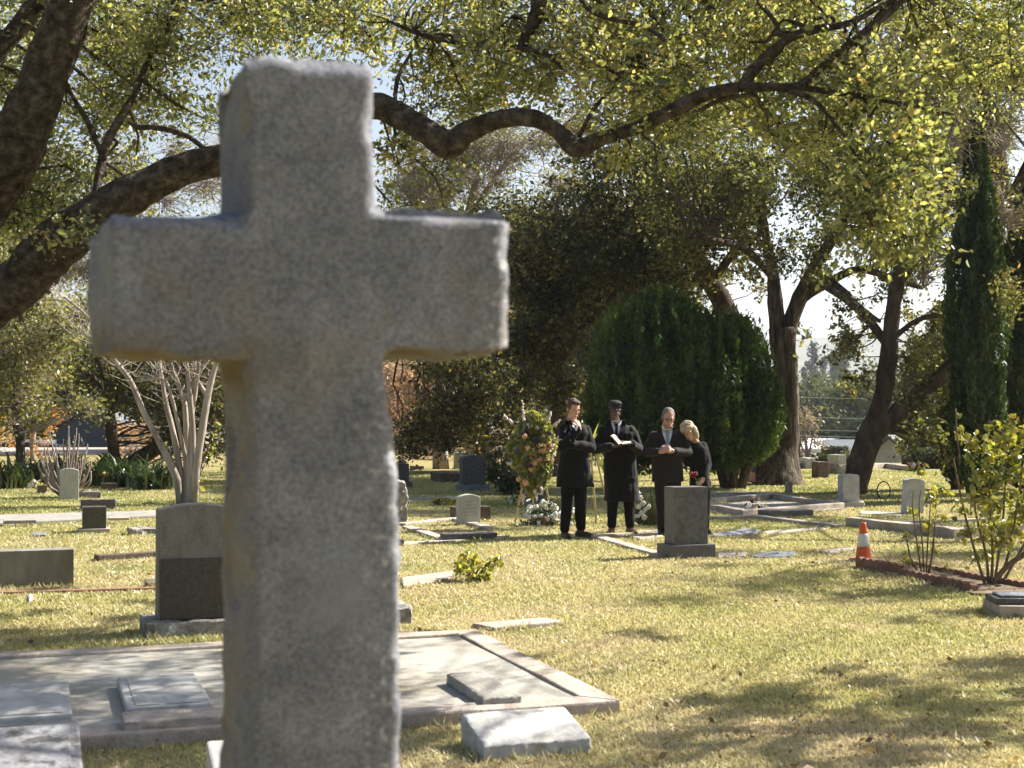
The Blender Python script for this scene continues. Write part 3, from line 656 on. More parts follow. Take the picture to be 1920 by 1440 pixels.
boughA2 = mk((-180,560,40,9.7),(-120,300,30,10.0),(-30,130,22,10.2),(55,25,19,10.3),(130,-90,14,10.4))
trunkO = ([OB, OB+Vector((0,0,.5)), OB+Vector((.1,0,1.1)), Vector(boughB[0][0])], [.62,.46,.42,.36])
l_ = [trunkO, boughB, boughA, boughA2,
 mk((1390,163,11,8.3),(1430,112,9,8.3),(1480,72,9,8.3),(1530,55,8,8.3),(1600,40,6,8.3),(1700,-20,4,8.3)),
 mk((1390,163,11,8.3),(1450,163,9,8.2),(1500,160,9,8.2),(1560,108,9,8.2),(1620,62,8,8.2),(1680,12,7,8.2),(1760,-60,5,8.2),(1900,-160,5,8.1),(2150,-230,5,8.0),(2400,-300,4,8.0)),
 mk((1480,162,7,8.2),(1560,172,6,8.2),(1640,185,5,8.2),(1700,196,4,8.2),(1790,215,2,8.1)),
 mk((1460,165,5,8.2),(1520,185,5,8.1),(1560,225,4,8.0),(1610,300,4,8.0),(1640,380,3,8.0)),
 mk((1310,208,4,8.4),(1350,188,5,8.4),(1400,178,4,8.3),(1420,180,3,8.3)),
 mk((1000,-120,16,9),(1012,-30,14,8.9),(1005,30,13,8.9),(985,72,11,8.9),(980,94,9,8.9)),
 mk((980,90,6,8.9),(1010,97,5,8.8),(1040,112,5,8.8),(1052,130,3,8.8)),
 mk((1080,-60,8,8.7),(1090,0,6,8.7),(1130,30,6,8.6),(1200,48,5,8.6),(1250,75,4,8.5)),
 mk((730,40,3,9.2),(790,65,5,9.2),(850,78,5,9.1),(895,85,4,9.1),(940,50,3,9.1),(960,30,2,9.1)),
 mk((240,228,3,9.4),(260,238,5,9.4),(300,240,5,9.3),(350,255,5,9.3),(385,280,4,9.2)),
 mk((172,415,9,9.2),(180,360,9,9.3),(200,270,8,9.4),(245,190,7,9.5),(280,110,6,9.6),(330,20,5,9.6),(350,-80,4,9.6)),
 mk((195,300,6,9.3),(165,230,5,9.4),(130,170,4,9.5),(110,120,3,9.5)),
 mk((1080,270,5,8.5),(1110,210,5,8.6),(1150,160,4,8.7),(1180,110,3,8.8)),
 mk((740,215,5,8.9),(745,150,4,9.1),(770,100,3,9.2)),
 mk((190,-120,24,9.2),(420,-260,20,9.1),(760,-330,18,9.0),(1000,-260,16,9.0),(1300,-300,13,8.8),(1700,-330,10,8.6),(2100,-330,8,8.4),(2500,-250,6,8.0)),
]
rs = random.Random(3)
cl = []
def F_(x0,y0,x1,y1,n,d0,d1,r0,r1): cl.extend(fill(x0,y0,x1,y1,n,d0,d1,r0,r1,rs))
F_(-80,-80,250,140,16,9.5,13,.4,.7)
F_(90,60,300,340,13,9.6,12.5,.3,.55)
F_(30,320,250,490,11,8.8,10.5,.22,.4)
F_(-80,100,60,400,8,10.5,12,.4,.6)
F_(250,-40,480,80,9,9,12,.3,.5)
F_(280,60,420,240,5,9.5,12,.22,.4)
F_(400,-90,720,80,13,8.8,12.5,.35,.6)
F_(690,-60,1100,100,16,8.6,12.5,.32,.6)
F_(720,90,1100,230,17,8.8,12,.26,.48)
F_(1080,-80,1440,160,22,8.2,13,.35,.62)
F_(1100,120,1420,260,20,8.4,11,.25,.42)
F_(1380,-90,1740,130,23,8.0,13,.35,.62)
F_(1440,100,1700,260,14,8.0,11,.25,.42)
F_(1400,180,1580,280,7,8.0,9.5,.18,.3)
F_(1560,220,1740,350,14,7.6,8.8,.2,.34)
F_(1600,330,1765,455,14,7.6,8.6,.18,.32)
F_(1640,440,1750,490,4,7.8,8.4,.14,.22)
F_(1700,-80,1960,140,12,8.5,12,.35,.6)
F_(730,240,830,390,7,8.8,10,.16,.3)
F_(1090,270,1240,310,4,8.4,9.0,.14,.24)
F_(1760,40,1900,200,5,8.5,10,.25,.4)
F_(-100,-300,700,-90,14,9,12.5,.4,.6)
# what throws the dappled shade on the near grass and on the slab: the crown's reach towards the sun, beyond the frame
def shade(px, py, h, n, sp, r0, r1):
    n = int(n*1.5)
    for _ in range(n):
        g_ = np.array(G(px+rs.uniform(-sp,sp), py+rs.uniform(-sp*.35,sp*.35))); hh = h+rs.uniform(-.5,.7)
        cl.append((Vector(g_+SUNV*(hh/SUNV[2])), rs.uniform(r0,r1)*.9, 3.2))
shade(1480,1385,4.6,11,210,.16,.33)
shade(1780,1360,4.6,13,190,.16,.33)
shade(1850,1250,5.0,4,90,.2,.38)
shade(1560,1300,4.8,4,140,.18,.34)
shade(1680,1120,5.2,5,150,.2,.4)
shade(1230,1180,5.4,3,60,.14,.24)
shade(150,1170,5.0,6,200,.22,.4)
shade(250,1235,4.8,3,260,.2,.34)
shade(560,1255,4.6,3,240,.18,.3)
shade(950,1250,4.6,2,110,.16,.28)
shade(60,1400,4.4,3,120,.22,.36)
shade(330,1345,4.4,1,90,.14,.22)
NEAR = tree('near_oak', 'big leaning oak at the left whose long bough crosses behind the cross', 'tree', OB, l_, cl, M['oak_bark'], M['oak_leaf'], dens=760, size=.037, aspect=.5, detail=2, twigs=26, spread=.115, twr=.0036, bark_n=20, knob=.21, res=9, group=None, hue=.5, upbias=.4)

# ---- oak beyond the right edge; its shade stripes the lawn around the mourners
bs = Vector((10.9, 19.0, 0))
l_ = [([bs+Vector((0,0,-.1)), bs+Vector((.1,0,1.4)), bs+Vector((-.1,.1,2.8)), bs+Vector((.2,.2,4.6)), bs+Vector((0,.1,6.2))], [.30,.22,.20,.15,.08]),
 ([bs+Vector((-.1,.1,2.8)), bs+Vector((-1.2,.8,3.9)), bs+Vector((-2.4,1.8,5.0))], [.13,.09,.05]), ([bs+Vector((0,.1,3.4)), bs+Vector((.8,-1.4,4.6)), bs+Vector((1.2,-2.4,5.4))], [.12,.08,.04]), ([bs+Vector((.1,.1,3.2)), bs+Vector((1.6,1.0,4.4)), bs+Vector((3.0,2.0,5.4))], [.12,.08,.04])]
cl = []
for _ in range(44):
    cl.append((bs+Vector((rs.uniform(-2.6,4.0), rs.uniform(-4.5,5.5), rs.uniform(3.0,5.6))), rs.uniform(.35,.7)))
for _ in range(24): cl.append((bs+Vector((rs.uniform(-2.2,4.0), rs.uniform(5.0,10.0), rs.uniform(6.0,9.0))), rs.uniform(.35,.65)))
for _ in range(26): cl.append((bs+Vector((rs.uniform(-2.2,3.0), rs.uniform(-3.0,1.5), rs.uniform(5.6,8.6))), rs.uniform(.35,.65)))
tree('oak_tree', 'spreading oak just beyond the right edge that shades the middle lawn', 'tree', bs, l_, cl, M['dark_bark'], M['mid_leaf'], dens=420, size=.07, aspect=.55, detail=1, twigs=10, spread=.2, group='trees in the cemetery')
# ---- big oak right of the conifer
def gb(px, py): return G(px, py)
b2 = gb(1462, 908)
l_ = [mk((1452,915,62,33.5),(1460,880,44,33.5),(1470,840,27,33.5),(1476,800,22,33.5),(1478,740,20,33.5),(1473,690,21,33.5),(1468,650,24,33.5),(1465,615,25,33.5)),
 mk((1460,640,15,33.5),(1455,580,15,33.4),(1450,520,13,33.3),(1438,455,9,33),(1430,400,6,32.5)),
 mk((1474,630,16,33.5),(1492,575,14,33.4),(1525,505,12,33),(1560,450,10,32.5),(1590,400,8,32),(1610,340,5,32)),
 mk((1478,620,14,33.5),(1505,555,11,33.5),(1540,525,11,33),(1575,545,10,32.5),(1615,580,7,32),(1650,603,3,31.5)),
 mk((1500,565,8,33.5),(1550,532,8,33),(1610,505,7,32.5),(1680,525,6,32),(1730,540,4,32)),
 mk((1560,450,6,32.5),(1580,400,5,32),(1575,350,4,31)),
 mk((1450,520,8,33),(1400,470,7,32),(1340,450,6,31),(1290,440,4,30))]
cl = []
F_(1400,250,1600,400,26,30,36,.5,.95)
F_(1240,330,1430,470,22,29,35,.5,.9)
F_(1430,440,1560,520,8,31,36,.35,.6)
F_(1600,380,1760,520,20,30,35,.4,.8)
F_(1500,500,1560,560,3,33,36,.25,.4)
F_(1200,200,1420,340,22,29,36,.5,.9)
F_(1560,540,1700,600,6,31,33,.25,.4)
F_(1480,600,1520,720,5,33.3,33.8,.12,.2)
tree('oak_tree', 'tall oak with a pale furrowed trunk standing behind the round conifer', 'tree', b2, l_, cl, M['big_bark'], M['mid_leaf'], dens=230, size=.105, aspect=.5, detail=1, twigs=13, group=TREES_NEAR, spread=.2, bark_n=18, knob=.12, leafbias=-.05, branch_mat=M['dark_bark'])
# ---- leaning oak
b3 = gb(1604, 926)
l_ = [mk((1598,932,27,29.3),(1604,905,24,29.3),(1620,850,24,29.3),(1640,795,22,29.3),(1656,735,18,29.3),(1666,670,16,29.3),(1672,600,15,29.3),(1684,520,13,29.2),(1700,440,10,29),(1710,350,6,28.8)),
 mk((1630,822,17,29.3),(1680,775,17,29.2),(1730,733,16,29),(1775,695,14,28.8),(1830,630,10,28.5),(1880,540,7,28)),
 mk((1666,650,9,29.3),(1620,590,8,29.6),(1560,545,6,30),(1520,530,2,30.2)),
 mk((1690,490,7,29.2),(1740,420,6,29),(1800,370,4,28.8)),
 mk((1668,640,6,29.3),(1720,600,5,29),(1770,590,4,28.6))]
cl = []
F_(1570,590,1650,740,14,28.5,31,.22,.42)
F_(1690,650,1790,760,14,28.5,31,.3,.5)
F_(1680,760,1790,850,15,29,32,.3,.5)
F_(1700,560,1800,660,12,28,31,.3,.5)
F_(1560,560,1610,640,4,28.5,30,.2,.3)
F_(1640,470,1720,580,5,28.5,31,.25,.4)
F_(1580,140,1900,420,30,26,32,.45,.8)
F_(1480,60,1760,240,14,26,32,.45,.8)
tree('oak_tree', 'dark oak with a forked trunk leaning right in front of the valley gap', 'tree', b3, l_, cl, M['dark_bark'], M['mid_leaf'], dens=230, size=.105, aspect=.5, detail=1, twigs=13, group=TREES_NEAR, spread=.2, bark_n=16, leafbias=.05)
# ---- twiggy grey tree on the upper right
b4 = Vector((14.2, 31.0, 0))
l_ = [([b4, b4+Vector((0,0,2.5)), P(1885,480,30), P(1875,330,29.5), P(1850,210,29), P(1800,110,28.5), P(1740,40,28)], [.30,.24,.21,.19,.16,.13,.07]),
 mk((1880,400,10,29.6),(1930,300,9,29),(1960,200,7,29),(1980,60,5,29)),
 mk((1855,230,8,29),(1860,120,7,28.5),(1880,20,5,28.5)),
 mk((1830,150,6,28.6),(1740,180,5,28),(1660,200,4,27.5)),
 mk((1870,330,5,29.5),(1800,300,4,29),(1740,330,3,28.5))]
cl = []
F_(1660,120,1800,260,22,26,31,.5,.9)
F_(1760,230,1900,420,20,27,32,.5,.9)
F_(1840,0,1980,260,24,27,32,.5,.9)
F_(1730,400,1800,560,9,27,31,.35,.6)
F_(1660,0,1800,110,10,27,32,.5,.9)
tree('twiggy_tree', 'half bare twiggy grey tree behind the cypress', 'tree', b4, l_, cl, M['dark_bark'], M['grey_leaf'], dens=85, size=.08, detail=1, twigs=42, group=TREES_NEAR, spread=.3, twr=.011, branch_mat=M['twig'], leafbias=-.1)
# ---- dark live oak behind the mourners
b5 = gb(1050, 880); b5 = Vector((b5.x, 38, 0))
l_ = [mk((1046,895,26,38),(1048,840,22,38),(1052,770,18,38),(1045,690,16,38),(1050,600,15,37.5),(1062,500,12,37),(1075,420,8,36.5)),
 mk((1046,690,10,38),(1090,620,9,37),(1150,560,8,36),(1220,500,6,35)),
 mk((1050,600,9,37.5),(1000,540,8,37),(950,500,6,36.5)),
 mk((1062,500,7,37),(1130,430,6,36),(1200,400,5,35)),
 mk((1046,700,9,38),(1000,650,8,37),(930,640,7,36.5),(850,660,5,36))]
cl = []
F_(930,380,1130,520,40,33.5,39,.6,1.05)
F_(1110,380,1320,540,44,33.5,39,.6,1.05)
F_(960,510,1120,640,26,34,39,.5,.9)
F_(960,640,1080,760,20,34.5,39,.45,.8)
F_(1100,540,1280,620,14,36,40,.5,.8)
F_(1060,290,1250,390,16,33,38,.5,.9)
F_(880,370,960,500,8,35,39,.4,.7)
tree('live_oak', 'dark dense live oak rising behind the mourners', 'tree', b5, l_, cl, M['dark_bark'], M['dark_leaf'], dens=210, size=.125, aspect=.5, detail=1, twigs=12, group=TREES_NEAR, spread=.2, hue=.6)
# ---- brown-green oak left of it
b6 = gb(905, 872); b6 = Vector((b6.x, 43, 0))
l_ = [mk((905,882,22,43),(905,840,17,43),(904,780,15,43),(900,720,13,43),(890,650,10,42.5)),
 mk((903,760,9,43),(860,700,8,42),(800,670,6,41),(750,660,5,40.5)),
 mk((903,740,8,43),(950,690,7,42),(1000,660,5,41))]
cl = []
F_(800,640,960,750,30,39.5,43,.5,.9)
F_(860,740,1010,800,14,40,42.5,.45,.8)
F_(740,755,900,840,28,40,42.5,.4,.75)
F_(735,640,820,690,6,40,42,.3,.5)
F_(930,780,1040,850,9,40.5,43,.4,.6)
tree('oak_tree', 'brownish oak with a pale trunk behind the black arched gravestone', 'tree', b6, l_, cl, M['big_bark'], M['dark_leaf'], dens=170, size=.13, aspect=.5, detail=1, twigs=13, group=TREES_NEAR, spread=.27, leafbias=.10, hue=.6)
# ---- leaning dark trunk behind the conifer
b7 = Vector((G(1440,890).x*35.5/G(1440,890).y, 36.5, 0))
l_ = [mk((1442,895,20,36.5),(1425,760,18,36.5),(1395,650,18,36.5),(1350,560,19,36.3),(1318,500,16,36),(1290,440,12,35.5),(1260,380,8,35)),
 mk((1335,530,9,36.3),(1380,470,8,36),(1440,430,6,35.5))]
cl = []
F_(1270,330,1400,470,16,34,38,.5,.85)
F_(1310,470,1440,560,7,35,39,.3,.55)
tree('live_oak', 'live oak whose dark trunk leans left above the round conifer', 'tree', b7, l_, cl, M['dark_bark'], M['dark_leaf'], dens=200, size=.12, detail=1, twigs=12, group=TREES_NEAR, spread=.27)
# ---- left side trees
b8 = Vector((-11.4, 33, 0))
l_ = [([b8, b8+Vector((0,0,1.0)), P(27,760,33), P(30,650,33), P(50,540,33), P(70,440,32.5)], [.13,.10,.10,.10,.09,.06]),
 mk((30,650,7,33),(-20,560,6,32.5),(-80,480,5,32)), mk((40,600,6,33),(110,520,5,32.5),(150,440,4,32))]
cl = []
F_(-60,600,90,760,34,31,35,.45,.85)
F_(60,560,170,720,18,31,35,.4,.75)
F_(-60,440,60,600,16,32,36,.5,.9)
F_(20,740,190,800,14,31,34,.25,.45)
tree('bushy_tree', 'bushy grey green tree with a slim pale trunk at the left edge', 'tree', b8, l_, cl, M['big_bark'], M['grey_leaf'], dens=220, size=.10, detail=1, twigs=16, group=TREES_NEAR, spread=.27, branch_mat=M['twig'])
b9 = Vector((-9.9, 35, 0))
l_ = [mk((222,886,13,35),(214,850,11,35),(208,800,10,35),(203,740,10,35),(190,690,9,35),(175,640,7,35)),
 mk((205,760,7,35),(240,700,6,34.5),(300,660,5,34)), mk((200,730,7,35),(150,690,5,34.5)),]
cl = []
F_(180,640,300,740,22,33,37,.45,.8)
F_(290,640,430,760,24,34,38,.45,.85)
F_(300,750,420,850,14,35,38,.4,.7)
F_(150,700,240,760,8,33,36,.3,.5)
tree('live_oak', 'dark live oak with a thin black trunk behind the bare multi-stem tree', 'tree', b9, l_, cl, M['dark_bark'], M['dark_leaf'], dens=220, size=.11, detail=1, twigs=12, group=TREES_NEAR, spread=.27)
mbx = MB(); pts, rad = smooth_pts(*pxl([(228,893,12,35.5),(250,868,15,35.7),(285,845,15,36),(330,812,12,36.5),(372,790,10,37)])); b_ = Vector(pts[0]); mbx.tube([p-b_ for p in pts], rad, 10, knob=.2)
o = mbx.build('fallen_trunk', M['dark_bark'], None, True); o.location = b_; tag(o, 'dark slanting dead trunk behind the bare multi-stem tree', 'log')
# dry pale twiggy tree above the bough on the left
b10 = Vector((-15.2, 40, 0))
l_ = [([b10, b10+Vector((.3,0,2.5)), P(-20,620,40), P(40,500,39.5), P(70,420,39)], [.22,.18,.15,.12,.06]), mk((20,540,7,39.5),(-40,440,6,39),(-80,380,4,38.5)), mk((50,480,6,39.5),(130,410,5,39),(170,360,3,38.5))]
cl = []
F_(-60,340,130,520,26,37,42,.7,1.2)
F_(100,380,260,560,16,38,42,.6,1.0)
F_(30,250,200,380,8,37,41,.6,.9)
F_(190,270,430,420,13,38,43,.7,1.1)
tree('twiggy_tree', 'pale dry twiggy tree seen under the bough at the left', 'tree', b10, l_, cl, M['twig'], M['grey_leaf'], dens=70, size=.10, detail=1, twigs=34, group=TREES_NEAR, spread=.3, twr=.012, leafbias=.1)
# behind the bough in the centre: twiggy half-bare tree
b11 = Vector((-2.2, 44, 0))
l_ = [([b11, b11+Vector((0,0,3)), P(845,560,44), P(865,450,43.5), P(890,350,43), P(900,260,42.5)], [.26,.2,.17,.13,.1,.05]), mk((870,430,7,43.5),(930,330,5,43),(990,260,3,42)), mk((860,480,6,43.5),(800,370,5,43),(770,290,3,42))]
cl = []
F_(740,250,960,380,24,40,46,.7,1.2)
F_(900,220,1080,360,16,40,46,.7,1.1)
F_(730,330,860,420,8,40,45,.6,.9)
tree('twiggy_tree', 'half bare tree with pinkish twigs behind the long bough', 'tree', b11, l_, cl, M['twig'], M['mid_leaf'], dens=60, size=.10, detail=1, twigs=30, group=TREES_NEAR, spread=.3, twr=.012, branch_mat=M['twig'])
# autumn tree
b12 = Vector((-3.9, 56, 0))
l_ = [([b12, b12+Vector((0,0,1.2)), b12+Vector((.2,0,3.0)), b12+Vector((.1,0,4.6))], [.16,.13,.10,.05])]
cl = []
F_(690,690,830,840,40,52.5,58,.5,.95)
F_(930,810,1000,880,10,50,54,.4,.7)
tree('autumn_tree', 'pinkish autumn tree glowing behind the cross', 'tree', b12, l_, cl, M['twig'], M['pink_leaf'], dens=150, size=.12, detail=1, twigs=22, spread=.3, twr=.014, branch_mat=M['twig'])
b13 = Vector((-17.5, 52, 0))
l_ = [([b13, b13+Vector((0,0,1.0)), b13+Vector((.1,0,2.0)), b13+Vector((.4,0,3.0))], [.12,.1,.08,.04])]
cl = []
F_(-40,770,30,830,8,50,54,.3,.5); F_(70,775,110,830,6,50,54,.25,.42); F_(50,825,80,850,3,50,53,.2,.3)
tree('autumn_tree', 'small orange maple at the far left edge', 'tree', b13, l_, cl, M['twig'], M['orange_leaf'], dens=130, size=.13, detail=1, twigs=10, spread=.3)
b14 = Vector((-10.8, 50, 0))
l_ = [([b14, b14+Vector((0,0,1.0)), b14+Vector((.1,0,2.0))], [.1,.08,.04])]
cl = []
F_(215,790,300,870,14,48,52,.3,.55)
tree('autumn_tree', 'rusty brown bush behind the dead slanting trunk', 'tree', b14, l_, cl, M['twig'], M['pink_leaf'], dens=170, size=.12, detail=1, twigs=12, spread=.3, leafbias=.3)

# ---- round two-lobed conifer
def conifer():
    b = G(1282, 887); b = Vector((b.x, 31.5, 0)); root = thing('round_conifer', 'broad rounded bright green conifer behind the suited man', 'shrub', b)
    d0 = 31.5; k = d0/FPX
    mb = MB(); 
    for q in ((0,0),(.5,.1),(-.4,.2)): mb.tube([(q[0]*.3,q[1],-.05),(q[0],q[1],1.0),(q[0]*1.8,q[1],2.6)], [.12,.1,.05], 8, knob=.15)
    link('trunk', mb.mesh('trunk'), M['dark_bark'], root, True)
    rg = np.random.default_rng(5)
    # lobes: centre (px offset,height px above ground), half width, half height
    lobes = [(1205,725,108,165,1.5),(1240,652,84,112,1.2),(1300,720,80,130,1.5),(1338,738,112,150,1.6),(1382,690,55,95,1.1),(1405,765,62,98,1.1),(1152,790,56,92,1.0)]
    Ps = []; Ts = []; Rn = []
    for (cx, cy, hw, hh, dep), n in zip(lobes, (24000,14000,14000,24000,9000,10000,8000)):
        c = np.array(P(cx, cy, d0)); 
        v = rg.normal(size=(n,3)); v /= np.linalg.norm(v,axis=1)[:,None]
        v = v[(v[:,1] < .45)]
        tt = .70+.32*rg.random(len(v))**.6
        # plumes: vertical columns of foliage that stand out or sink in
        ang = np.arctan2(v[:,0], -v[:,1])
        q = np.stack([ang*4.2, v[:,2]*1.3+0*ang, np.full(len(v), cx*.01)],1)
        bulge = .18*fbm(q, 1.4, 3, 3)+.08*fbm(np.stack([ang*11,v[:,2]*3,0*ang],1),1,2,9)
        rr = (tt+bulge)[:,None]; taper = np.where(v[:,2] > 0, 1-.06*v[:,2]**2, 1.)[:,None]
        s = np.array([hw*k, dep, hh*k]); p = c + v*rr*s*np.concatenate([taper,taper,np.ones_like(taper)],1)
        keep = p[:,2] > .28+.25*np.abs(vnoise(p, 1.5, 3)); p = p[keep]; vv = v[keep]
        Ps.append(p); Ts.append(vv*.55+np.array([0,0,.9])); Rn.append(np.clip(.36+1.3*bulge[keep]+.12*rg.normal(size=len(p))+.25*(fbm(p,.9,2,4)) ,0,1))
    Ps = np.concatenate(Ps)-np.array(b)
    link('foliage', leaf_mesh('foliage', Ps, .125, .34, 1, .2, np.concatenate(Rn), np.concatenate(Ts), rg=rg), M['conifer'], root)
    # dark inside so that the sky does not shine through
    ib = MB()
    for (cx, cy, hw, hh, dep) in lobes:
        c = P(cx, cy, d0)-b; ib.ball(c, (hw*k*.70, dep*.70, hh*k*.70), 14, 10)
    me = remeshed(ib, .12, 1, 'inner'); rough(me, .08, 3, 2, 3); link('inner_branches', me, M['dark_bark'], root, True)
conifer()
# ---- columnar cypresses
def cypress(label, px, py_base, py_top, d, hw, seed, n=30000, leanx=0.):
    b = Vector((P(px,py_base,d).x, d, 0)); root = thing('cypress', label, 'tree', b, 0, 'columnar cypresses at the right')
    Hh = (py_base-py_top)*d/FPX; rg = np.random.default_rng(seed); w = hw*d/FPX
    mb = MB(); mb.tube([(0,0,-.05),(0,0,Hh*.4),(leanx*.6,0,Hh*.85)], [.16,.10,.02], 8, knob=.15); link('trunk', mb.mesh('trunk'), M['dark_bark'], root, True)
    z = rg.random(n)**.85; ang = rg.uniform(0, 2*math.pi, n)
    prof = np.interp(z, [0,.05,.2,.45,.65,.8,.92,1], [.30,.68,.95,1,.78,.5,.25,.04])
    q = np.stack([np.cos(ang)*1.6, np.sin(ang)*1.6, z*Hh*.7],1); bul = .24*fbm(q, 1.3, 3, seed)+.12*fbm(q, 3.5, 2, seed+5)
    r = w*prof*(.66+.36*rg.random(n)**.5+bul)
    p = np.stack([r*np.cos(ang)+leanx*z**2, r*np.sin(ang), .12+z*Hh],1)
    t = np.stack([np.cos(ang)*.35, np.sin(ang)*.35, np.full(n,1.)],1)
    link('foliage', leaf_mesh('foliage', p, .115, .32, 1, .1, np.clip(.4+1.4*bul+.15*rg.normal(size=n),0,1), t, rg=rg), M['cypress'], root)
    ib = MB(); ib.tube([(leanx*t_**2,0,.15+t_*Hh) for t_ in (0,.2,.45,.65,.8,.92)], [w*.62*x for x in (.30,.9,.95,.72,.42,.15)], 12); link('inner_branches', ib.mesh('inner'), M['dark_bark'], root, True)
cypress('tall slender cypress beside the rose bushes', 1835, 940, 215, 26.8, 56, 3)
cypress('second cypress half cut by the right edge', 1925, 925, 340, 29.5, 60, 4)
cypress('dark lower cypress between the leaning oak and the tall cypress', 1795, 915, 560, 31, 34, 8, 14000)

# ---- bare multi-stem crape myrtle
def myrtle():
    b = Vector((G(352,945).x, G(352,945).y, 0)); d = b.y; r1 = random.Random(12)
    st = [[(338,948,11),(332,900,11),(315,860,10),(292,815,9),(268,770,8),(245,715,7),(215,675,6),(185,620,5),(150,580,4),(105,545,3),(60,500,2)],
     [(345,948,9),(340,900,9),(332,850,9),(322,800,8),(312,760,7),(305,720,6),(298,670,5),(292,600,4),(285,520,3)],
     [(352,948,10),(350,890,10),(350,830,9),(348,780,8),(345,750,7),(330,710,6),(320,680,5),(300,560,3)],
     [(358,948,9),(360,890,8),(362,820,8),(358,760,7),(352,700,6),(345,640,4),(340,560,3)],
     [(364,948,11),(366,900,11),(372,850,11),(380,800,11),(390,740,9),(400,700,8),(412,660,6),(430,580,4),(450,500,3)],
     [(356,948,7),(354,880,7),(358,800,6),(366,740,6),(372,690,5),(378,620,4),(390,540,3)],
     [(348,860,6),(335,800,5),(322,745,5),(308,712,4),(280,712,3),(255,716,2)],
     [(388,742,6),(372,715,5),(366,690,4),(362,640,3)],[(345,752,5),(355,735,5),(375,700,4),(395,640,3)],
     [(405,690,5),(420,690,4),(430,650,3)],[(215,675,4),(190,640,3),(150,625,2)]]
    root = thing('bare_tree', 'bare multi-stemmed tree with smooth pinkish bark behind the tan gravestone', 'tree', b); mb = MB(); S_ = []
    for k, s in enumerate(st):
        dj = d+r1.uniform(-.3,.3); p, r = pxl([(x,y,w_*.66,dj) if i else (x,y,w_*.75,d) for i,(x,y,w_) in enumerate(s)]); p, r = smooth_pts(p, r, 3)
        mb.tube([q-b for q in p], r, 10, knob=.10, seed=k); S_ += p[len(p)//2:]
    link('trunk', mb.mesh('trunk'), M['myrtle_bark'], root, True)
    n = 240; S_ = np.array([tuple(x) for x in S_]); i = RNG.integers(0,len(S_),n); s0 = S_[i]-np.array(b)
    dr = RNG.normal(size=(n,3)); dr[:,2] = np.abs(dr[:,2])*.8+.2; ln = RNG.uniform(.3,1.1,n)[:,None]; dr /= np.linalg.norm(dr,axis=1)[:,None]
    V, Fq = sticks(s0, s0+dr*ln*.5+RNG.normal(size=(n,3))*.06, s0+dr*ln, .008, .003); link('branches', mesh_np('branches', V, Fq), M['myrtle_bark'], root, True)
myrtle()
def shrub(name, label, cat, base, clumps, leaf, stem_mat, dens, size, group=None, detail=1, stems=(), aspect=.55, leafbias=0., twigs=8, twr=.004, spread=.25):
    b = Vector(base); root = thing(name, label, cat, b, 0, group); mb = MB()
    if not stems: stems = [([b+Vector((random.uniform(-.05,.05),random.uniform(-.05,.05),-.03)), b.lerp(c,.5)+Vector((0,0,.05)), Vector(c)], [.012,.009,.004]) for c, r in clumps]
    for p, r in stems:
        p, r = smooth_pts(p, r, 3); mb.tube([q-b for q in p], r, 6)
    LC = []; LR = []
    T = [[],[],[]]
    for c, r in clumps:
        cn = np.array(c); n = int(dens*r*r*3.14); nt_ = twigs
        d = RNG.normal(size=(nt_,3)); d /= np.linalg.norm(d,axis=1)[:,None]; tip = cn+d*r*(.6+.5*RNG.random(nt_))[:,None]
        T[0].append(np.repeat(cn[None],nt_,0)); T[1].append((cn+tip)/2+RNG.normal(size=(nt_,3))*r*.1); T[2].append(tip)
        q = RNG.integers(0,nt_,n); t = RNG.random(n)[:,None]; LC.append(cn+(tip[q]-cn)*t+RNG.normal(size=(n,3))*r*spread); LR.append(np.clip(.42+leafbias+RNG.normal()*.1+RNG.normal(size=n)*.2,0,1))
    if twr:
        V, Fq = sticks(*[np.concatenate(t)-np.array(b) for t in T], twr, twr*.5); mb.add(V.tolist(), Fq.tolist())
    link('stems', mb.mesh('stems'), stem_mat, root, True)
    if dens: link('leaves', leaf_mesh('leaves', np.concatenate(LC)-np.array(b), size, aspect, detail, .6, np.concatenate(LR)), leaf, root)
    return root
M['rose_stem'] = barkmat('rose stem bark', [(.10,.07,.045),(.19,.14,.09),(.27,.21,.14)], scale=20, bump=.3)
# ---- roses on the right
gb_ = G(1862, 1098); D_ = gb_.y
def cpx(*a): return [(P(x,y,D_+random.uniform(-.25,.25)), r) for x,y,r in a]
stems = [pxl([(1860+dx*.2,1098,3,D_),(1862+dx*.6+random.uniform(-8,8),1040,2.4,D_),(1862+dx+random.uniform(-8,8),960,2,D_),(1862+dx*1.2,860,1.2,D_)]) for dx in (-62,-34,-8,20,48,85)]+[pxl([(1860,1095,5,D_),(1890,1060,5,D_),(1925,1035,5,D_),(1960,990,4,D_)])]+[pxl([(1800,870,1.5,D_),(1795,820,1.5,D_),(1792,765,1,D_)])]
shrub('rose_bush', 'large leafy yellow green rose bush at the right edge', 'rose bush', gb_, cpx((1812,1000,.10),(1825,1050,.07),(1905,1000,.14),(1930,960,.16),(1800,960,.08),(1900,860,.18),(1860,990,.15),(1820,830,.14),(1850,850,.16),(1885,830,.16),(1915,820,.18),(1840,890,.17),(1880,900,.18),(1915,890,.18),(1830,940,.15),(1865,950,.18),(1905,950,.18),(1845,1000,.14),(1880,1010,.16),(1850,1045,.09),(1940,850,.18),(1950,930,.2),(1800,810,.08),(1798,780,.04),(1858,800,.08),(1900,790,.08),(1820,860,.1)), M['rose_leaf'], M['rose_stem'], 880, .056, 'rose bushes in the brick-edged bed', 2, stems, .68, twigs=12, twr=.003)
gb2 = G(1735, 1078); D_ = gb2.y
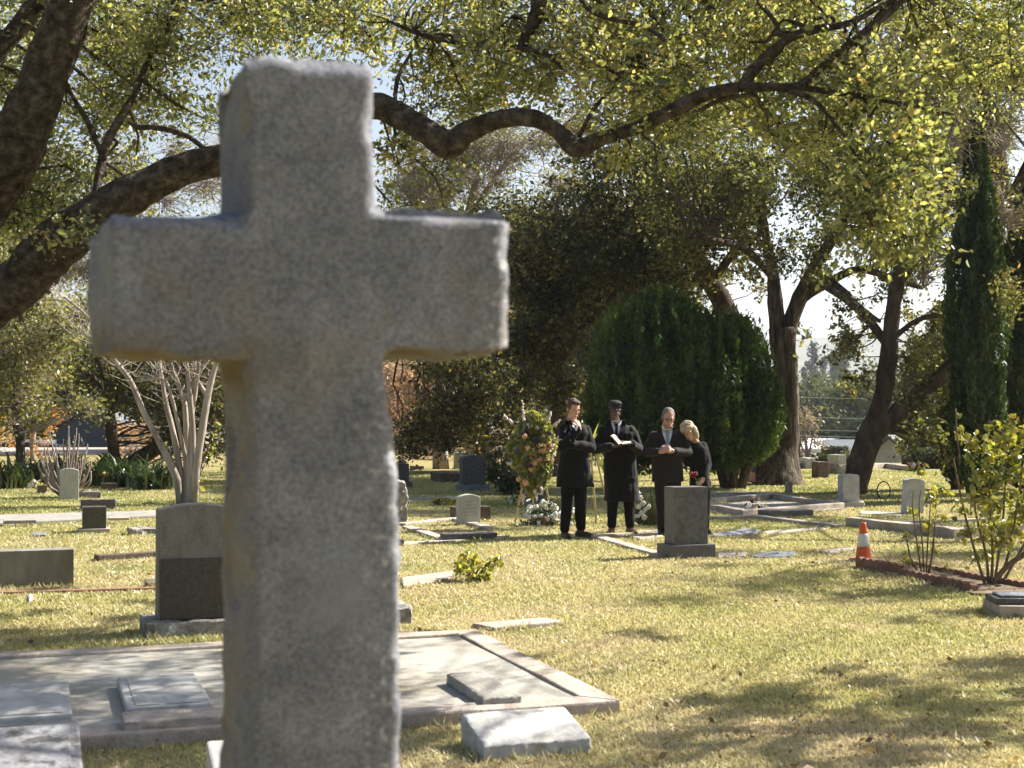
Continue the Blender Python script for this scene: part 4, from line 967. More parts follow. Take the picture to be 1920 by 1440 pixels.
stems = [pxl([(1735+dx*.3,1078,1.5,D_),(1735+dx*.7,1020,1.4,D_),(1735+dx+random.uniform(-5,5),950,1.1,D_),(1735+dx,920,.8,D_)]) for dx in (-22,-8,6,22)]+[pxl([(1735+dx*.3,1078,2,D_),(1735+dx*.8,1045,1.6,D_),(1735+dx,1010,1.2,D_)]) for dx in (-35,15)]
shrub('rose_bush', 'sparse leggy rose bush with thin bare stems next to the cone', 'rose bush', gb2, cpx((1715,960,.09),(1750,940,.11),(1765,920,.10),(1735,985,.09),(1760,970,.09),(1700,1000,.07),(1695,1050,.07),(1720,1030,.05),(1755,1035,.06),(1710,1085,.05),(1780,1070,.06),(1725,890,.05)), M['rose_leaf'], M['rose_stem'], 800, .055, 'rose bushes in the brick-edged bed', 2, stems, .68, twigs=6, twr=.002)
for q in ((1704,872),(1732,874)):
    pass
# ---- small bush on the lawn
gb3 = G(890, 1088); D_ = gb3.y
shrub('small_bush', 'small yellow green bush growing alone on the lawn', 'bush', gb3, cpx((862,1062,.10),(885,1050,.13),(905,1065,.12),(925,1060,.09),(880,1075,.12),(910,1080,.10),(870,1045,.07),(932,1050,.05)), M['rose_leaf'], M['oak_bark'], 1300, .05, None, 2, (), .6, twigs=12, twr=.002)
for k, (px, py, w_, lb) in enumerate(((818,948,.22,'low green tuft in the shaded grass'),(846,948,.16,'smaller green tuft beside the round-topped tablet'))):
    g_ = G(px,py); shrub('grass_tuft', lb, 'plant', g_, [(g_+Vector((random.uniform(-w_,w_),random.uniform(-.1,.1),.07)), .11) for _ in range(5)], M['rose_leaf'], M['oak_bark'], 800, .06, 'green tufts near the tablet', 1, (), .4, leafbias=-.15)
# ---- ball shrub by the wreath
gb4 = G(950, 928); D_ = gb4.y
shrub('clipped_shrub', 'dark clipped round shrub left of the wreath', 'bush', gb4, [(P(950+random.gauss(0,17),890+random.gauss(0,20),D_+random.uniform(-.3,.3)),.20) for _ in range(26)], M['hedge_leaf'], M['dark_bark'], 1300, .06, None, 1, (), .6, twigs=8)
# ---- plants in the dark bed at the left
def strap(label, px, py, n, L, seed, d=None):
    g_ = G(px,py) if d is None else P(px,py,d); rg = np.random.default_rng(seed)
    root = thing('strap_plant', label, 'plant', g_, 0, 'strap-leaved plants in the dark bed'); V = []; F = []; A = []
    for i in range(n):
        a = rg.uniform(0,2*math.pi); l = L*rg.uniform(.6,1.15); o_ = np.array([rg.normal()*.22*L, rg.normal()*.22*L, 0]); u = np.array([math.cos(a),math.sin(a),0]); s_ = np.array([-u[1],u[0],0]); w = .022+.012*rg.random(); up = rg.uniform(.55,1.05)
        b0 = len(V)
        for k in range(5):
            t = k/4; c = o_+u*l*(.12+.75*t*t)*(1.3-up*.6)+np.array([0,0,l*up*(t*1.5-.75*t*t)]); ww = w*(1-.85*t**2)
            V += [c-s_*ww, c+s_*ww]; A += [rg.random()]*2
        F += [(b0+2*k,b0+2*k+1,b0+2*k+3,b0+2*k+2) for k in range(4)]
    link('leaves', mesh_np('leaves', V, F, {'rnd': A}), M['strap_leaf'], root)
for k, (px, py, n, L, lb) in enumerate(((15,916,150,.95,'strap-leaved plant at the far left of the dark bed'),(58,910,150,.9,'strap-leaved plant left of the bare shrub'),(100,905,130,.8,'strap-leaved plant behind the pale tablet'),(160,912,150,.85,'strap-leaved plant right of the pale tablet'),(200,910,160,.95,'strap-leaved plant under the thin black trunk'),(245,914,160,.95,'strap-leaved plant in the middle of the dark bed'),(285,918,150,.8,'strap-leaved plant beside the bare multi-stem tree'),(130,900,120,.9,'strap-leaved plant at the back of the dark bed'),(320,912,110,.7,'strap-leaved plant between the myrtle stems'),(225,900,140,1.0,'tall strap-leaved plant at the back under the dead trunk'))): strap(lb, px, py, n, L, 40+k)
# bare white shrub
gb5 = G(122, 934); r1 = random.Random(5); stems = []; D_ = gb5.y
for k in range(46):
    x1 = 122+r1.uniform(-52,50); y1 = r1.uniform(800,880) if abs(x1-122) < 30 else r1.uniform(830,890)
    xm = 122+(x1-122)*r1.uniform(.35,.75); dd = D_+r1.uniform(-.3,.35)
    stems.append(pxl([(122+r1.uniform(-6,6),932,2.2,D_),(xm,(932+y1)/2+12,1.7,dd),(x1*.9+xm*.1,y1+18,1.3,dd),(x1,y1,.8,dd)]))
shrub('bare_shrub', 'bare whitish twiggy shrub behind the pale tablet', 'shrub', gb5, [(P(122+r1.uniform(-30,40),r1.uniform(830,880),D_+.2),.12) for _ in range(12)], M['rose_leaf'], M['twig'], 60, .05, None, 1, stems, .5, twr=.005, leafbias=-.2)
# yellow green saplings inside the myrtle
gb6 = G(352, 940); D_ = gb6.y-.3
shrub('yellow_shrub', 'yellow green sapling at the foot of the bare multi-stem tree', 'shrub', G(356,943), cpx((345,890,.16),(365,870,.14),(385,850,.13),(400,815,.10),(408,790,.08),(352,915,.14),(330,860,.08),(312,832,.07),(375,905,.10),(398,840,.10)), M['rose_leaf'], M['oak_bark'], 420, .08, None, 2, (), .6)
# pinkish dry shrub behind wreath
gb7 = G(938, 868); D_ = 44
shrub('dry_shrub', 'pale dry twiggy shrub behind the clipped round shrub', 'shrub', P(938,868,44), cpx((925,830,.5),(945,815,.5),(960,850,.4),(920,855,.4)), M['dry_twig'], M['twig'], 0, .05, None, 1, (), .3, twigs=90, twr=.008)
# hedges
def hedge(label, px0, px1, pt, pb, d, dep, seed):
    a = P(px0, pb, d); b = P(px1, pb, d); rg = np.random.default_rng(seed); h = (pb-pt)*d/FPX; L = (b-a).length; z0 = float(terr((a.x+b.x)/2, d))
    top = a.z+h; root = thing('hedge', label, 'hedge', (a.x, d, z0), 0, 'clipped hedges'); hh = top-z0
    n = int(700*L*(hh+dep)); p = np.stack([rg.uniform(0,L,n), rg.uniform(0,dep,n), rg.uniform(0,hh,n)],1); w = rg.integers(0,3,n)
    p[w==0,1] = rg.normal(0,.04,(w==0).sum()); p[w==1,2] = hh+rg.normal(0,.04,(w==1).sum()); p += .05*np.stack([0*p[:,0],vnoise(p,1.2,1),vnoise(p,1.2,2)],1)
    link('leaves', leaf_mesh('leaves', p, .11, .6, 1, .3, None, rg=rg), M['hedge_leaf'], root)
    m = MB(); m.box(.05,L-.05,.08,dep,0,hh-.08); m.build('inner_branches', M['dark_bark'], root)
hedge('low sunny clipped hedge behind the desk-shaped gravestone', 1527, 1606, 857, 878, 47, .8, 1)
hedge('tall dark hedge behind the leaning tablet', 1704, 1800, 846, 886, 44, 1.0, 2)
hedge('distant trimmed hedge in front of the low house', 1545, 1592, 840, 852, 100, 1.2, 3)
# ============================================================ background trees
def ground_at(px, d): 
    x = P(px, 800, d).x; return Vector((x, d, float(terr(x, d))))
def proto_tree(name, label, cat, base, H, Wd, leaf, bark, dens, size, seed, group, nclump=34, conical=False, trunk_h=.25):
    r1 = random.Random(seed); base = Vector(base); cl = []
    for _ in range(nclump):
        if conical:
            z = r1.random()**1.2; rad = Wd*(1-z)*.9+.15; a = r1.uniform(0,6.28); q = math.sqrt(r1.random())
            cl.append((base+Vector((rad*q*math.cos(a), rad*q*math.sin(a), H*(trunk_h*.5+(1-trunk_h*.5)*z))), max(.35,.55*Wd*(1-z*.75))))
        else:
            while True:
                v = Vector((r1.uniform(-1,1), r1.uniform(-1,1), r1.uniform(-1,1)))
                if .25 < v.length < 1: break
            cl.append((base+Vector((v.x*Wd*.8, v.y*Wd*.8, H*(trunk_h+(1-trunk_h)*.5)+v.z*H*(1-trunk_h)*.42)), Wd*r1.uniform(.22,.40)))
    l_ = [([base+Vector((0,0,-.2)), base+Vector((.05*H*.3,0,H*.25)), base+Vector((-.02*H,0,H*.55)), base+Vector((0,0,H*.85))], [H*.03,H*.022,H*.016,H*.006])]
    if not conical:
        for k in range(3):
            a = r1.uniform(0,6.28); l_.append(([base+Vector((.015*H,0,H*.25)), base+Vector((math.cos(a)*Wd*.35,math.sin(a)*Wd*.35,H*.45)), base+Vector((math.cos(a)*Wd*.65,math.sin(a)*Wd*.65,H*.62))], [H*.014,H*.01,H*.004]))
    return tree(name, label, cat, base, l_, cl, bark, leaf, dens=dens, size=size, aspect=.6, detail=1, twigs=7, group=group, spread=.3, bark_n=8, bscale=.8, twr=.015)
def scatter(proto, spots, label=None, names=None):
    """copies of a finished tree: spots are (px, depth, scale, turn)"""
    b0 = proto.location.copy()
    for k, (px, d, s, rz) in enumerate(spots):
        o = proto if k == 0 else copy_tree(proto)
        o.location = ground_at(px, d)-Vector((0,0,.1)); o.scale = (s,s,s*random.uniform(.9,1.12)); o.rotation_euler = (0,0,rz)
        if names: o['label'] = names[k]
GB = 'trees beyond the cemetery'
pA = proto_tree('background_tree', 'dark dense tree standing beyond the cemetery lawn', 'tree', (0,0,0), 11, 4.6, M['dark_leaf'], M['dark_bark'], 95, .20, 1, GB, 46, trunk_h=.12)
scatter(pA, [(430,66,1,0),(600,72,1.1,1.3),(985,70,1.0,2.2),(1090,76,1.15,3.3),(1240,66,1.0,.7),(1310,84,1.0,4.1),(1765,62,.6,5.0),(1830,66,.75,2.6),(1880,70,.95,1.2),(1960,62,.9,3.0),(330,84,1.1,.4),(730,92,1.0,4.0)])
pB = proto_tree('background_tree', 'olive green tree standing beyond the cemetery lawn', 'tree', (0,0,0), 10, 4.4, M['grey_leaf'], M['dark_bark'], 75, .22, 2, GB, 42, trunk_h=.15)
scatter(pB, [(-30,86,1.1,0),(80,98,1.25,1.0),(240,100,1.2,2.0),(520,88,1.2,3.0),(850,84,1.0,4.0),(1180,92,1.2,5.0),(1375,95,.9,.5),(1820,80,.95,1.7),(1730,84,.6,2.4),(1930,90,1.1,.3)])
# valley
GV = 'trees down in the valley'
pC = proto_tree('valley_tree', 'round olive tree down in the valley', 'tree', (0,0,0), 15, 6.2, M['valley_leaf'], M['dark_bark'], 26, .42, 3, GV, 44, trunk_h=.06)
scatter(pC, [(1515,150,1,0),(1560,190,1.15,1),(1600,170,1.0,2),(1650,150,.9,3),(1490,240,1.2,4),(1530,270,1.25,5),(1590,260,1.2,.4),(1640,240,1.2,1.5),(1500,380,1.4,2.4),(1560,400,1.5,3.4),(1620,380,1.5,4.4),(1690,330,1.4,.9),(1455,300,1.3,2.9),(1545,560,2.0,1.1),(1610,600,2.0,2.2),(1480,620,2.1,.2),(1440,420,1.6,.2)])
pD = proto_tree('valley_tree', 'dark spreading tree down in the valley', 'tree', (0,0,0), 13, 5.6, M['dark_valley_leaf'], M['dark_bark'], 28, .42, 4, GV, 36, trunk_h=.1)
scatter(pD, [(1500,205,1.05,0),(1615,132,.72,1.2),(1575,215,1.1,2.0),(1640,200,1.0,3.3),(1540,330,1.35,4.1),(1585,470,1.75,5.2)])
pE = proto_tree('pine_tree', 'tall pointed conifer on the valley skyline', 'tree', (0,0,0), 18, 3.6, M['dark_valley_leaf'], M['dark_bark'], 30, .45, 5, 'conifers on the valley skyline', 40, conical=True)
scatter(pE, [(1525,430,1.95,0),(1545,450,1.8,1),(1572,400,2.0,2),(1583,420,2.2,3),(1562,440,1.8,4),(1508,460,1.7,5)])
pF = proto_tree('cypress', 'thin dark cypress down in the valley', 'tree', (0,0,0), 12, 1.0, M['dark_valley_leaf'], M['dark_bark'], 60, .35, 6, 'thin cypresses in the valley', 26, conical=True)
scatter(pF, [(1590,230,1.75,0),(1595,233,1.65,2),(1606,190,1.05,1)])
pG = proto_tree('young_tree', 'pale leafy young tree before the low roof', 'tree', ground_at(1600,70), 2.6, .7, M['grey_leaf'], M['twig'], 150, .12, 7, None, 14, trunk_h=.3)
M['pinkgrey_leaf'] = leafmat('pinkish dry leaf', [(.20,.155,.12),(.28,.22,.17),(.30,.27,.13),(.36,.30,.22)], trans=.4, gloss=.02, tcol=(1.2,1.1,.9))
pH = proto_tree('autumn_tree', 'pinkish bare tree edged with yellow leaves right of the big trunk', 'tree', ground_at(1512,62), 3.9, .9, M['pinkgrey_leaf'], M['twig'], 120, .13, 8, None, 26, trunk_h=.08)
# ---- palm behind
def palm():
    b = ground_at(1303, 88); root = thing('palm_tree', 'very tall thin palm rising behind the oaks', 'tree', b); top = P(1330, 10, 88)-b
    mb = MB(); pts = [Vector((0,0,-.2)), Vector((0,0,6)), Vector((top.x*.35,0,14)), Vector((top.x,0,top.z))]; pts, rr = smooth_pts(pts, [.28,.2,.17,.17], 6); mb.tube(pts, rr, 10, knob=.05); link('trunk', mb.mesh('trunk'), M['palm_bark'], root, True)
    V = []; F = []; A = []; rg = np.random.default_rng(3)
    for i in range(70):
        a = rg.uniform(0,6.28); el = rg.uniform(-.5,1.3); L = rg.uniform(1.6,2.3); u = np.array([math.cos(a)*math.cos(el),math.sin(a)*math.cos(el),math.sin(el)]); t0 = np.array(top)
        for j in range(18):
            q = t0+u*L*.55; s = np.cross(u,[0,0,1.]); s /= np.linalg.norm(s)+1e-6; th = (j/17-.5)*2.2; dd = u*math.cos(th)+s*math.sin(th)+np.array([0,0,-.25]); n0 = len(V); w = np.cross(dd,[.3,.2,.9]); w = w/np.linalg.norm(w)*.035
            V += [q-w, q+w, q+dd*.55*L*.6]; F.append((n0,n0+1,n0+2)); A += [rg.random()]*3
    link('fronds', mesh_np('fronds', V, F, {'rnd': A}), M['valley_leaf'], root)
palm()
# ============================================================ buildings, street, fence, wires
def plain(name, c, r=.7, bump=.1, sc=8): return surf(name, [tuple(x*.85 for x in c), c, tuple(min(1,x*1.12) for x in c)], scale=sc, rough_=r, bump=bump)
M['white_wall'] = plain('white painted wall', (.62,.62,.62)); M['slate'] = surf('grey roof shingles', [(.10,.11,.12),(.15,.16,.175),(.19,.2,.21)], scale=3, stretch=(1,4,6), rough_=.8, bump=.5)
M['blue_siding'] = surf('dark blue grey siding', [(.075,.085,.105),(.095,.105,.125),(.11,.12,.145)], scale=2, stretch=(.2,.2,9), rough_=.7, bump=.6)
M['glass'] = plain('dark window glass', (.03,.035,.04), .1, 0); M['red_wall'] = plain('dark red wall', (.09,.03,.025))
def house(label, base, w, dp, h, roof_h, rz, wall, roof, gable_front=False, windows=()):
    root = thing('house', label, 'house', base, rz)
    mb = MB()
    if gable_front: mb.prism([(-w/2,-1.5),(w/2,-1.5),(w/2,h),(0,h+roof_h),(-w/2,h)], 0, dp)
    else: mb.prism([(0,-1.5),(dp,-1.5),(dp,h),(dp/2,h+roof_h),(0,h)], -w/2, w/2, Matrix.Rotation(math.pi/2,4,'Z') @ Matrix.Diagonal((1,-1,1,1)))
    me = mb.mesh('wall'); bm = bmesh.new(); bm.from_mesh(me); bmesh.ops.recalc_face_normals(bm, faces=bm.faces); bm.to_mesh(me); bm.free(); link('wall', me, wall, root)
    rb = MB(); t = .18; o = .35
    if gable_front:
        for s in (-1,1):
            sl = roof_h/(w/2); rb.add([(0,-o,h+roof_h+.02),(s*(w/2+o),-o,h-o*sl+.02),(s*(w/2+o),dp+o,h-o*sl+.02),(0,dp+o,h+roof_h+.02),(0,-o,h+roof_h+t),(s*(w/2+o),-o,h-o*sl+t),(s*(w/2+o),dp+o,h-o*sl+t),(0,dp+o,h+roof_h+t)], [(0,1,2,3),(4,5,6,7),(0,1,5,4),(1,2,6,5),(2,3,7,6)])
    else:
        for (ya, yb) in ((-o,dp/2),(dp+o,dp/2)):
            sl = roof_h/(dp/2); rb.add([(-w/2-o,ya,h-o*sl+.02),(w/2+o,ya,h-o*sl+.02),(w/2+o,yb,h+roof_h+.02),(-w/2-o,yb,h+roof_h+.02),(-w/2-o,ya,h-o*sl+t),(w/2+o,ya,h-o*sl+t),(w/2+o,yb,h+roof_h+t),(-w/2-o,yb,h+roof_h+t)], [(0,1,2,3),(4,5,6,7),(0,1,5,4),(0,3,7,4),(1,2,6,5)])
    link('roof', rb.mesh('roof'), roof, root)
    for (x, z, ww, wh) in windows:
        f = MB(); f.box(x-ww/2-.08,x+ww/2+.08,-.05,-.003,z-.08,z+wh+.08); fo = f.build('window', M['white_wall'], root); p = MB(); p.box(x-ww/2,x+ww/2,-.062,-.052,z,z+wh); p.build('pane', M['glass'], fo)
    return root
b = ground_at(158, 84); house('dark blue grey sided house at the far left', b+Vector((0,0,-.2)), 3.3, 7, 2.75, .9, R(2), M['blue_siding'], M['slate'], True)
b = ground_at(70, 88); house('dark red low house behind the small orange maple', b+Vector((0,0,-.3)), 5.5, 6, 1.7, .5, R(2), M['red_wall'], M['slate'], False, ((.35,.6,.5,.55),))
b = ground_at(1592, 118); b.z = P(1590,829,118).z-2.5-1.0; house('low house with a grey shingle roof in the valley', b, 3.8, 6, 2.5, 1.0, R(-14), M['white_wall'], M['slate'], False, ((-.8,.9,.7,.9),))
b = ground_at(1550, 128); b.z = P(1560,826,128).z-2.4-.8; house('white walled house at the left of the low grey roof', b, 4.6, 6, 2.4, .8, R(10), M['white_wall'], M['white_wall'], False, ((.5,.9,.8,.9),))
b = ground_at(1668, 74); b.z = P(1655,822,74).z-2.1-.75; house('white gabled house with a dark roof beyond the leaning oak', b, 1.9, 5, 2.1, .75, R(-32), M['white_wall'], M['slate'], True, ((0,.8,.5,.8),))
# fence
def fence():
    a = P(1448,884,49.5); b = P(1502,884,49.5); L = (b-a).length; root = thing('picket_fence', 'dark wooden picket fence beside the big trunk', 'fence', (a.x,49.5,0)); wd = plain('weathered wood', (.10,.075,.055))
    m = MB(); m.box(0,L,0,.04,.18,.25); m.box(0,L,0,.04,.62,.69); m.build('rail', wd, root)
    m = MB(); k = 0
    while k*.13 < L: m.box(k*.13,k*.13+.07,-.025,-.002,.02,.85+.03*math.sin(k*2.1)); k += 1
    o = m.build('picket_row', wd, root)
fence()
def car(label, px, d, body, rz):
    b = ground_at(px, d); b.z -= .0; root = thing('parked_car', label, 'car', b, rz, 'cars parked along the street'); m = MB()
    pr = [(-2.2,.35),(2.2,.35),(2.22,.75),(1.35,.92),(.7,1.38),(-.9,1.42),(-1.7,.98),(-2.2,.9)]
    m.prism(pr, -.85, .85); m.build('body', body, root, False, .08)
    g_ = MB(); g_.prism([(-1.45,.98),(1.15,.96),(.62,1.33),(-.85,1.36)], -.862, .862); g_.build('window', M['glass'], root)
    for x in (-1.35,1.4):
        for y in (-.8,.8):
            w = MB(); w.tube([(x,y-.1,.33),(x,y+.1,.33)], .33, 16); wo = w.build('wheel', plain('tyre rubber',(.02,.02,.02)), root); h = MB(); h.tube([(x,y-.115*(1 if y<0 else -1)*1,.33),(x,y+.0,.33)], .19, 12); h.build('rim', M['white_wall'], wo)
cp = plain('white car paint', (.6,.62,.66), .25, 0)
car('white car parked behind the street bank left of the bare shrub', 92, 83, cp, R(6)); car('white car parked right of the bare shrub', 150, 84.5, cp, R(4)); car('dark blue car parked at the left street end', 45, 82.5, plain('dark blue car paint',(.05,.06,.10),.25,0), R(5))
# wires
def wires():
    pa = ground_at(1150, 104); pb = ground_at(2500, 122); wd = plain('pole wood', (.14,.10,.075))
    hs = [3.6, 2.2, 1.3, .95]
    for k, (p, lb) in enumerate(((pa,'utility pole hidden behind the round conifer'),(pb,'utility pole at the right end of the wires'))):
        root = thing('utility_pole', lb, 'pole', p, 0, 'utility poles'); m = MB(); m.tube([(0,0,-.2),(0,0,4.6-p.z)], [.16,.12], 10); m.build('pole', wd, root, True); m = MB(); m.box(-.9,.9,-.06,.06,3.9-p.z,4.05-p.z); m.build('cross_arm', wd, root)
    wm = plain('wire', (.35,.34,.32)); 
    for k, h in enumerate(hs):
        m = MB(); pts = []
        for i in range(25):
            t = i/24; q = pa.lerp(pb, t); pts.append((q.x, q.y, h-(1.2+.3*k)*4*t*(1-t)*.5+(.0 if k < 2 else .2*t)))
        m.tube(pts, .013, 5); o = m.build('power_line', wm); tag(o, ('highest thin wire across the valley gap','second thin wire across the valley gap','third thin wire, low across the valley gap','lowest thin wire across the valley gap')[k], 'wire', 'wires across the valley gap')
wires()
# ============================================================ things on the lawn
M['orange'] = plain('orange cone plastic', (.62,.12,.03), .45, .05); M['white_band'] = plain('white reflective band', (.62,.62,.60), .5, .05); M['faded'] = plain('faded orange rubber', (.45,.17,.10), .7)
def cone():
    b = G(1619, 1050); root = thing('traffic_cone', 'orange traffic cone with a white band on the lawn', 'traffic cone', b); d = b.y; k = d/FPX; H = 70*k
    def rad(z): return (16-10.5*z/H*1.0)*k*.95
    m = MB(); m.box(-.125,.125,-.125,.125,-.005,.022); m.build('base', M['faded'], root, False, .008)
    for nm, z0, z1, mt, e in (('body',.02,H*.36,'orange',0),('band',H*.36,H*.71,'white_band',.0015),('tip',H*.71,H,'orange',0)):
        m = MB(); n = 5; zs = [z0+(z1-z0)*i/n for i in range(n+1)]; m.tube([(0,0,z) for z in zs], [rad(z)+e for z in zs], 24); m.build(nm, M[mt], root, True)
cone()
M['easel_wood'] = plain('easel wood', (.42,.33,.16)); M['petal_white'] = plain('white petal', (.72,.70,.62), .6); M['petal_peach'] = plain('peach petal', (.62,.34,.19), .6); M['petal_purple'] = plain('purple petal', (.07,.045,.085), .6); M['petal_pink'] = plain('pale pink petal', (.62,.50,.50), .6); M['petal_red'] = plain('red petal', (.15,.004,.006), .5)
M['wreath_leaf'] = leafmat('wreath leaf', [(.07,.09,.025),(.18,.21,.06),(.36,.36,.12),(.52,.50,.24)], trans=.4, gloss=.06)
def flower_mesh(r, seed, petals=9):
    m = MB(); m.ball((0,0,0), r*.55, 8, 6)
    for i in range(petals):
        a = 2*math.pi*i/petals; e = -.3+.9*(i%3)/2; m.ball((math.cos(a)*r*.5*math.cos(e), math.sin(a)*r*.5*math.cos(e), r*.5*math.sin(e)), (r*.42,r*.42,r*.26), 8, 6, Euler((0,-e,a)).to_matrix())
    return m.mesh('flower')
FL = {}
for c_, r_ in (('petal_white',.055),('petal_peach',.045),('petal_purple',.035),('petal_pink',.035),('petal_red',.04)):
    me = flower_mesh(r_, 1); me.materials.append(M[c_]); me.polygons.foreach_set('use_smooth', np.ones(len(me.polygons),bool)); FL[c_] = me
def flower(kind, loc, root, s=1.):
    o = bpy.data.objects.new('flower', FL[kind]); COL.objects.link(o); o.parent = root; o.location = loc; o.scale = (s,s,s); o.rotation_euler = (random.uniform(0,3),random.uniform(0,3),random.uniform(0,3)); return o
def spike(p0, p1, kind, root, s=.35, n=7, stem='easel_wood'):
    m = MB(); m.tube([p0, (Vector(p0)+Vector(p1))/2+Vector((.01,0,.01)), p1], [.006,.005,.003], 6); st_ = m.build('flower_spike', M['wreath_leaf' if False else stem], root, True)
    m = MB()
    for i in range(n):
        q = Vector(p0).lerp(Vector(p1), .45+.55*i/(n-1)); m.ball(q+Vector((random.uniform(-.012,.012),random.uniform(-.012,.012),0)), (.022*(1.15-.6*i/n),)*3, 7, 5)
    m.build('petals', M[kind], st_, True)
def easel(label, top, feet, grp='wooden flower easels'):
    b = Vector((top.x, top.y, 0)); root = thing('easel', label, 'easel', b, 0, grp)
    for f in feet:
        m = MB(); d_ = (Vector(f)-top); m.tube([top-b+d_*.0, (top+Vector(f))/2-b, Vector(f)-b], .014, 8); m.build('leg', M['easel_wood'], root, True)
    m = MB(); q0 = top.lerp(Vector(feet[0]),.55)-b; q1 = top.lerp(Vector(feet[1]),.55)-b; m.tube([q0-Vector((0,.02,0)),q1-Vector((0,.02,0))], .012, 6); m.build('crossbar', M['easel_wood'], root, True)
DW = 20.2
tp = P(1001, 800, DW)
easel('wooden easel carrying the large orange and white wreath', tp, [G(966,979), G(1037,979), Vector((tp.x,21.3,0))])
def wreath():
    c0 = P(1000, 850, DW-.12); root = thing('funeral_wreath', 'large standing flower spray with orange roses on the left easel', 'flowers', c0, 0); rg = np.random.default_rng(8)
    n = 7200; v = rg.normal(size=(n,3)); v /= np.linalg.norm(v,axis=1)[:,None]; k = DW/FPX
    lob = 1+.22*fbm(v*2.2, 1, 2, 4)
    z = v[:,2]; hw = np.where(z > 0, 44, 40-13*np.clip(-z,0,1)); p = np.stack([v[:,0]*hw*k*lob, v[:,1]*.20*lob, z*np.where(z>0,72,72)*k*lob],1)*(.45+.58*rg.random(n)**.5)[:,None]
    t = p/np.linalg.norm(p,axis=1)[:,None]+np.array([0,-.2,-.1])
    link('foliage', leaf_mesh('foliage', p, .075, .42, 2, .2, np.clip(.45+.22*fbm(p,4,2,3)+.22*rg.normal(size=n),0,1), t, rg=rg), M['wreath_leaf'], root)
    m = MB()
    for i in range(10): m.tube([(random.uniform(-.03,.03),0,.3),(random.uniform(-.05,.05),0,-.1),(random.uniform(-.06,.06),0,-.5)], .006, 5)
    m.build('stems', M['wreath_leaf'], root)
    rr = random.Random(4)
    def at(px, py, dy=-.2): return P(px,py,DW-.12+dy)-c0
    for _ in range(17): px = rr.gauss(1008,13); py = rr.gauss(852,22); flower('petal_peach', at(px,py,-.19+rr.uniform(-.03,.03)), root, rr.uniform(.75,1.3))
    for px, py in ((1004,868),(985,905),(972,898),(1012,835),(990,840),(1020,845),(984,818)): flower('petal_peach', at(px,py,-.21), root, rr.uniform(1.,1.35))
    for _ in range(20): flower('petal_purple', at(rr.gauss(1002,20),rr.gauss(855,28),-.19+rr.uniform(-.03,.03)), root, rr.uniform(.7,1.5))
    for _ in range(22): a = rr.uniform(0,6.28); flower('petal_pink', at(1000+40*math.cos(a)*rr.uniform(.5,1.05),850+62*math.sin(a)*rr.uniform(.5,1.02),-.12), root, rr.uniform(.5,1.1))
    for a, b_ in (((985,815),(979,752)),((972,805),(944,778)),((1020,800),(1033,773)),((1028,805),(1050,788)),((1035,830),(1049,818)),((1000,905),(1006,938)),((985,915),(980,945)),((962,870),(953,868)),((1012,905),(1016,925))): spike(at(*a,-.08), at(*b_,-.1), 'petal_pink', root)
wreath()
t2 = P(1104, 800, 20.4)
easel('wooden easel half hidden behind the man in the short black coat', t2, [G(1150,988), G(1118,981), G(1060,981)])
def greens():
    c0 = P(1108, 835, 20.25); root = thing('palm_spray', 'sparse green leaf spray on the easel between the two coated men', 'flowers', c0, 0); rg = np.random.default_rng(3); V=[]; F=[]; A=[]
    for i in range(46):
        a = rg.uniform(-2.6,2.6); l = rg.uniform(.2,.42)*(1 if abs(a) < 1.4 else 1.0); u = np.array([math.sin(a)*.75, rg.uniform(-.4,.2), math.cos(a)]); s = np.cross(u,[0,1,0]); s /= np.linalg.norm(s); w = .012+.010*rg.random(); n0 = len(V)
        for k in range(4):
            t = k/3; c = u*l*t+np.array([0,0,-.12*t*t*(1-.5*math.cos(a))]); ww = w*(1-abs(t-.4)*1.4 if t < 1 else .05); V += [c-s*max(ww,.001), c+s*max(ww,.001)]; A += [rg.random()]*2
        F += [(n0+2*k,n0+2*k+1,n0+2*k+3,n0+2*k+2) for k in range(3)]
    link('leaves', mesh_np('leaves', V, F, {'rnd': A}), M['wreath_leaf'], root)
    for i in range(12): flower('petal_white', (rg.normal()*.10+.05, -.08, -.12+rg.normal()*.10), root, .35)
greens()
def white_basket(label, px, py, w, h, n, seed, leafy=260, kind='petal_white', leafpx=.09):
    b = G(px, py); rg = np.random.default_rng(seed); k = b.y/FPX; root = thing('flower_basket', label, 'flowers', b, 0)
    for i in range(n):
        x = rg.uniform(-1,1); z = rg.uniform(.12,1)*math.sqrt(max(0,1-x*x*.7)); flower(kind, (x*w/2*k, rg.uniform(-.16,.10)-(.1-.1*z), z*h*k), root, rg.uniform(.75,1.25))
    p = np.stack([rg.normal(size=leafy)*w*.27*k, rg.normal(size=leafy)*.10, np.abs(rg.normal(size=leafy))*h*.5*k],1); link('leaves', leaf_mesh('leaves', p, leafpx, .35, 2, .3, None, p+np.array([0,-.1,.2]), rg=rg), M['strap_leaf' if leafy > 200 else 'wreath_leaf'], root)
    m = MB(); m.tube([(0,0,-.02),(0,0,.12)], [w*.3*k,w*.36*k], 14); m.build('basket', M['soil'], root, True)
white_basket('mound of white roses on the grass below the wreath', 1017, 985, 70, 44, 34, 1)
white_basket('few white flowers peeping out behind the first man\'s legs', 1080, 985, 30, 26, 10, 2, 120)
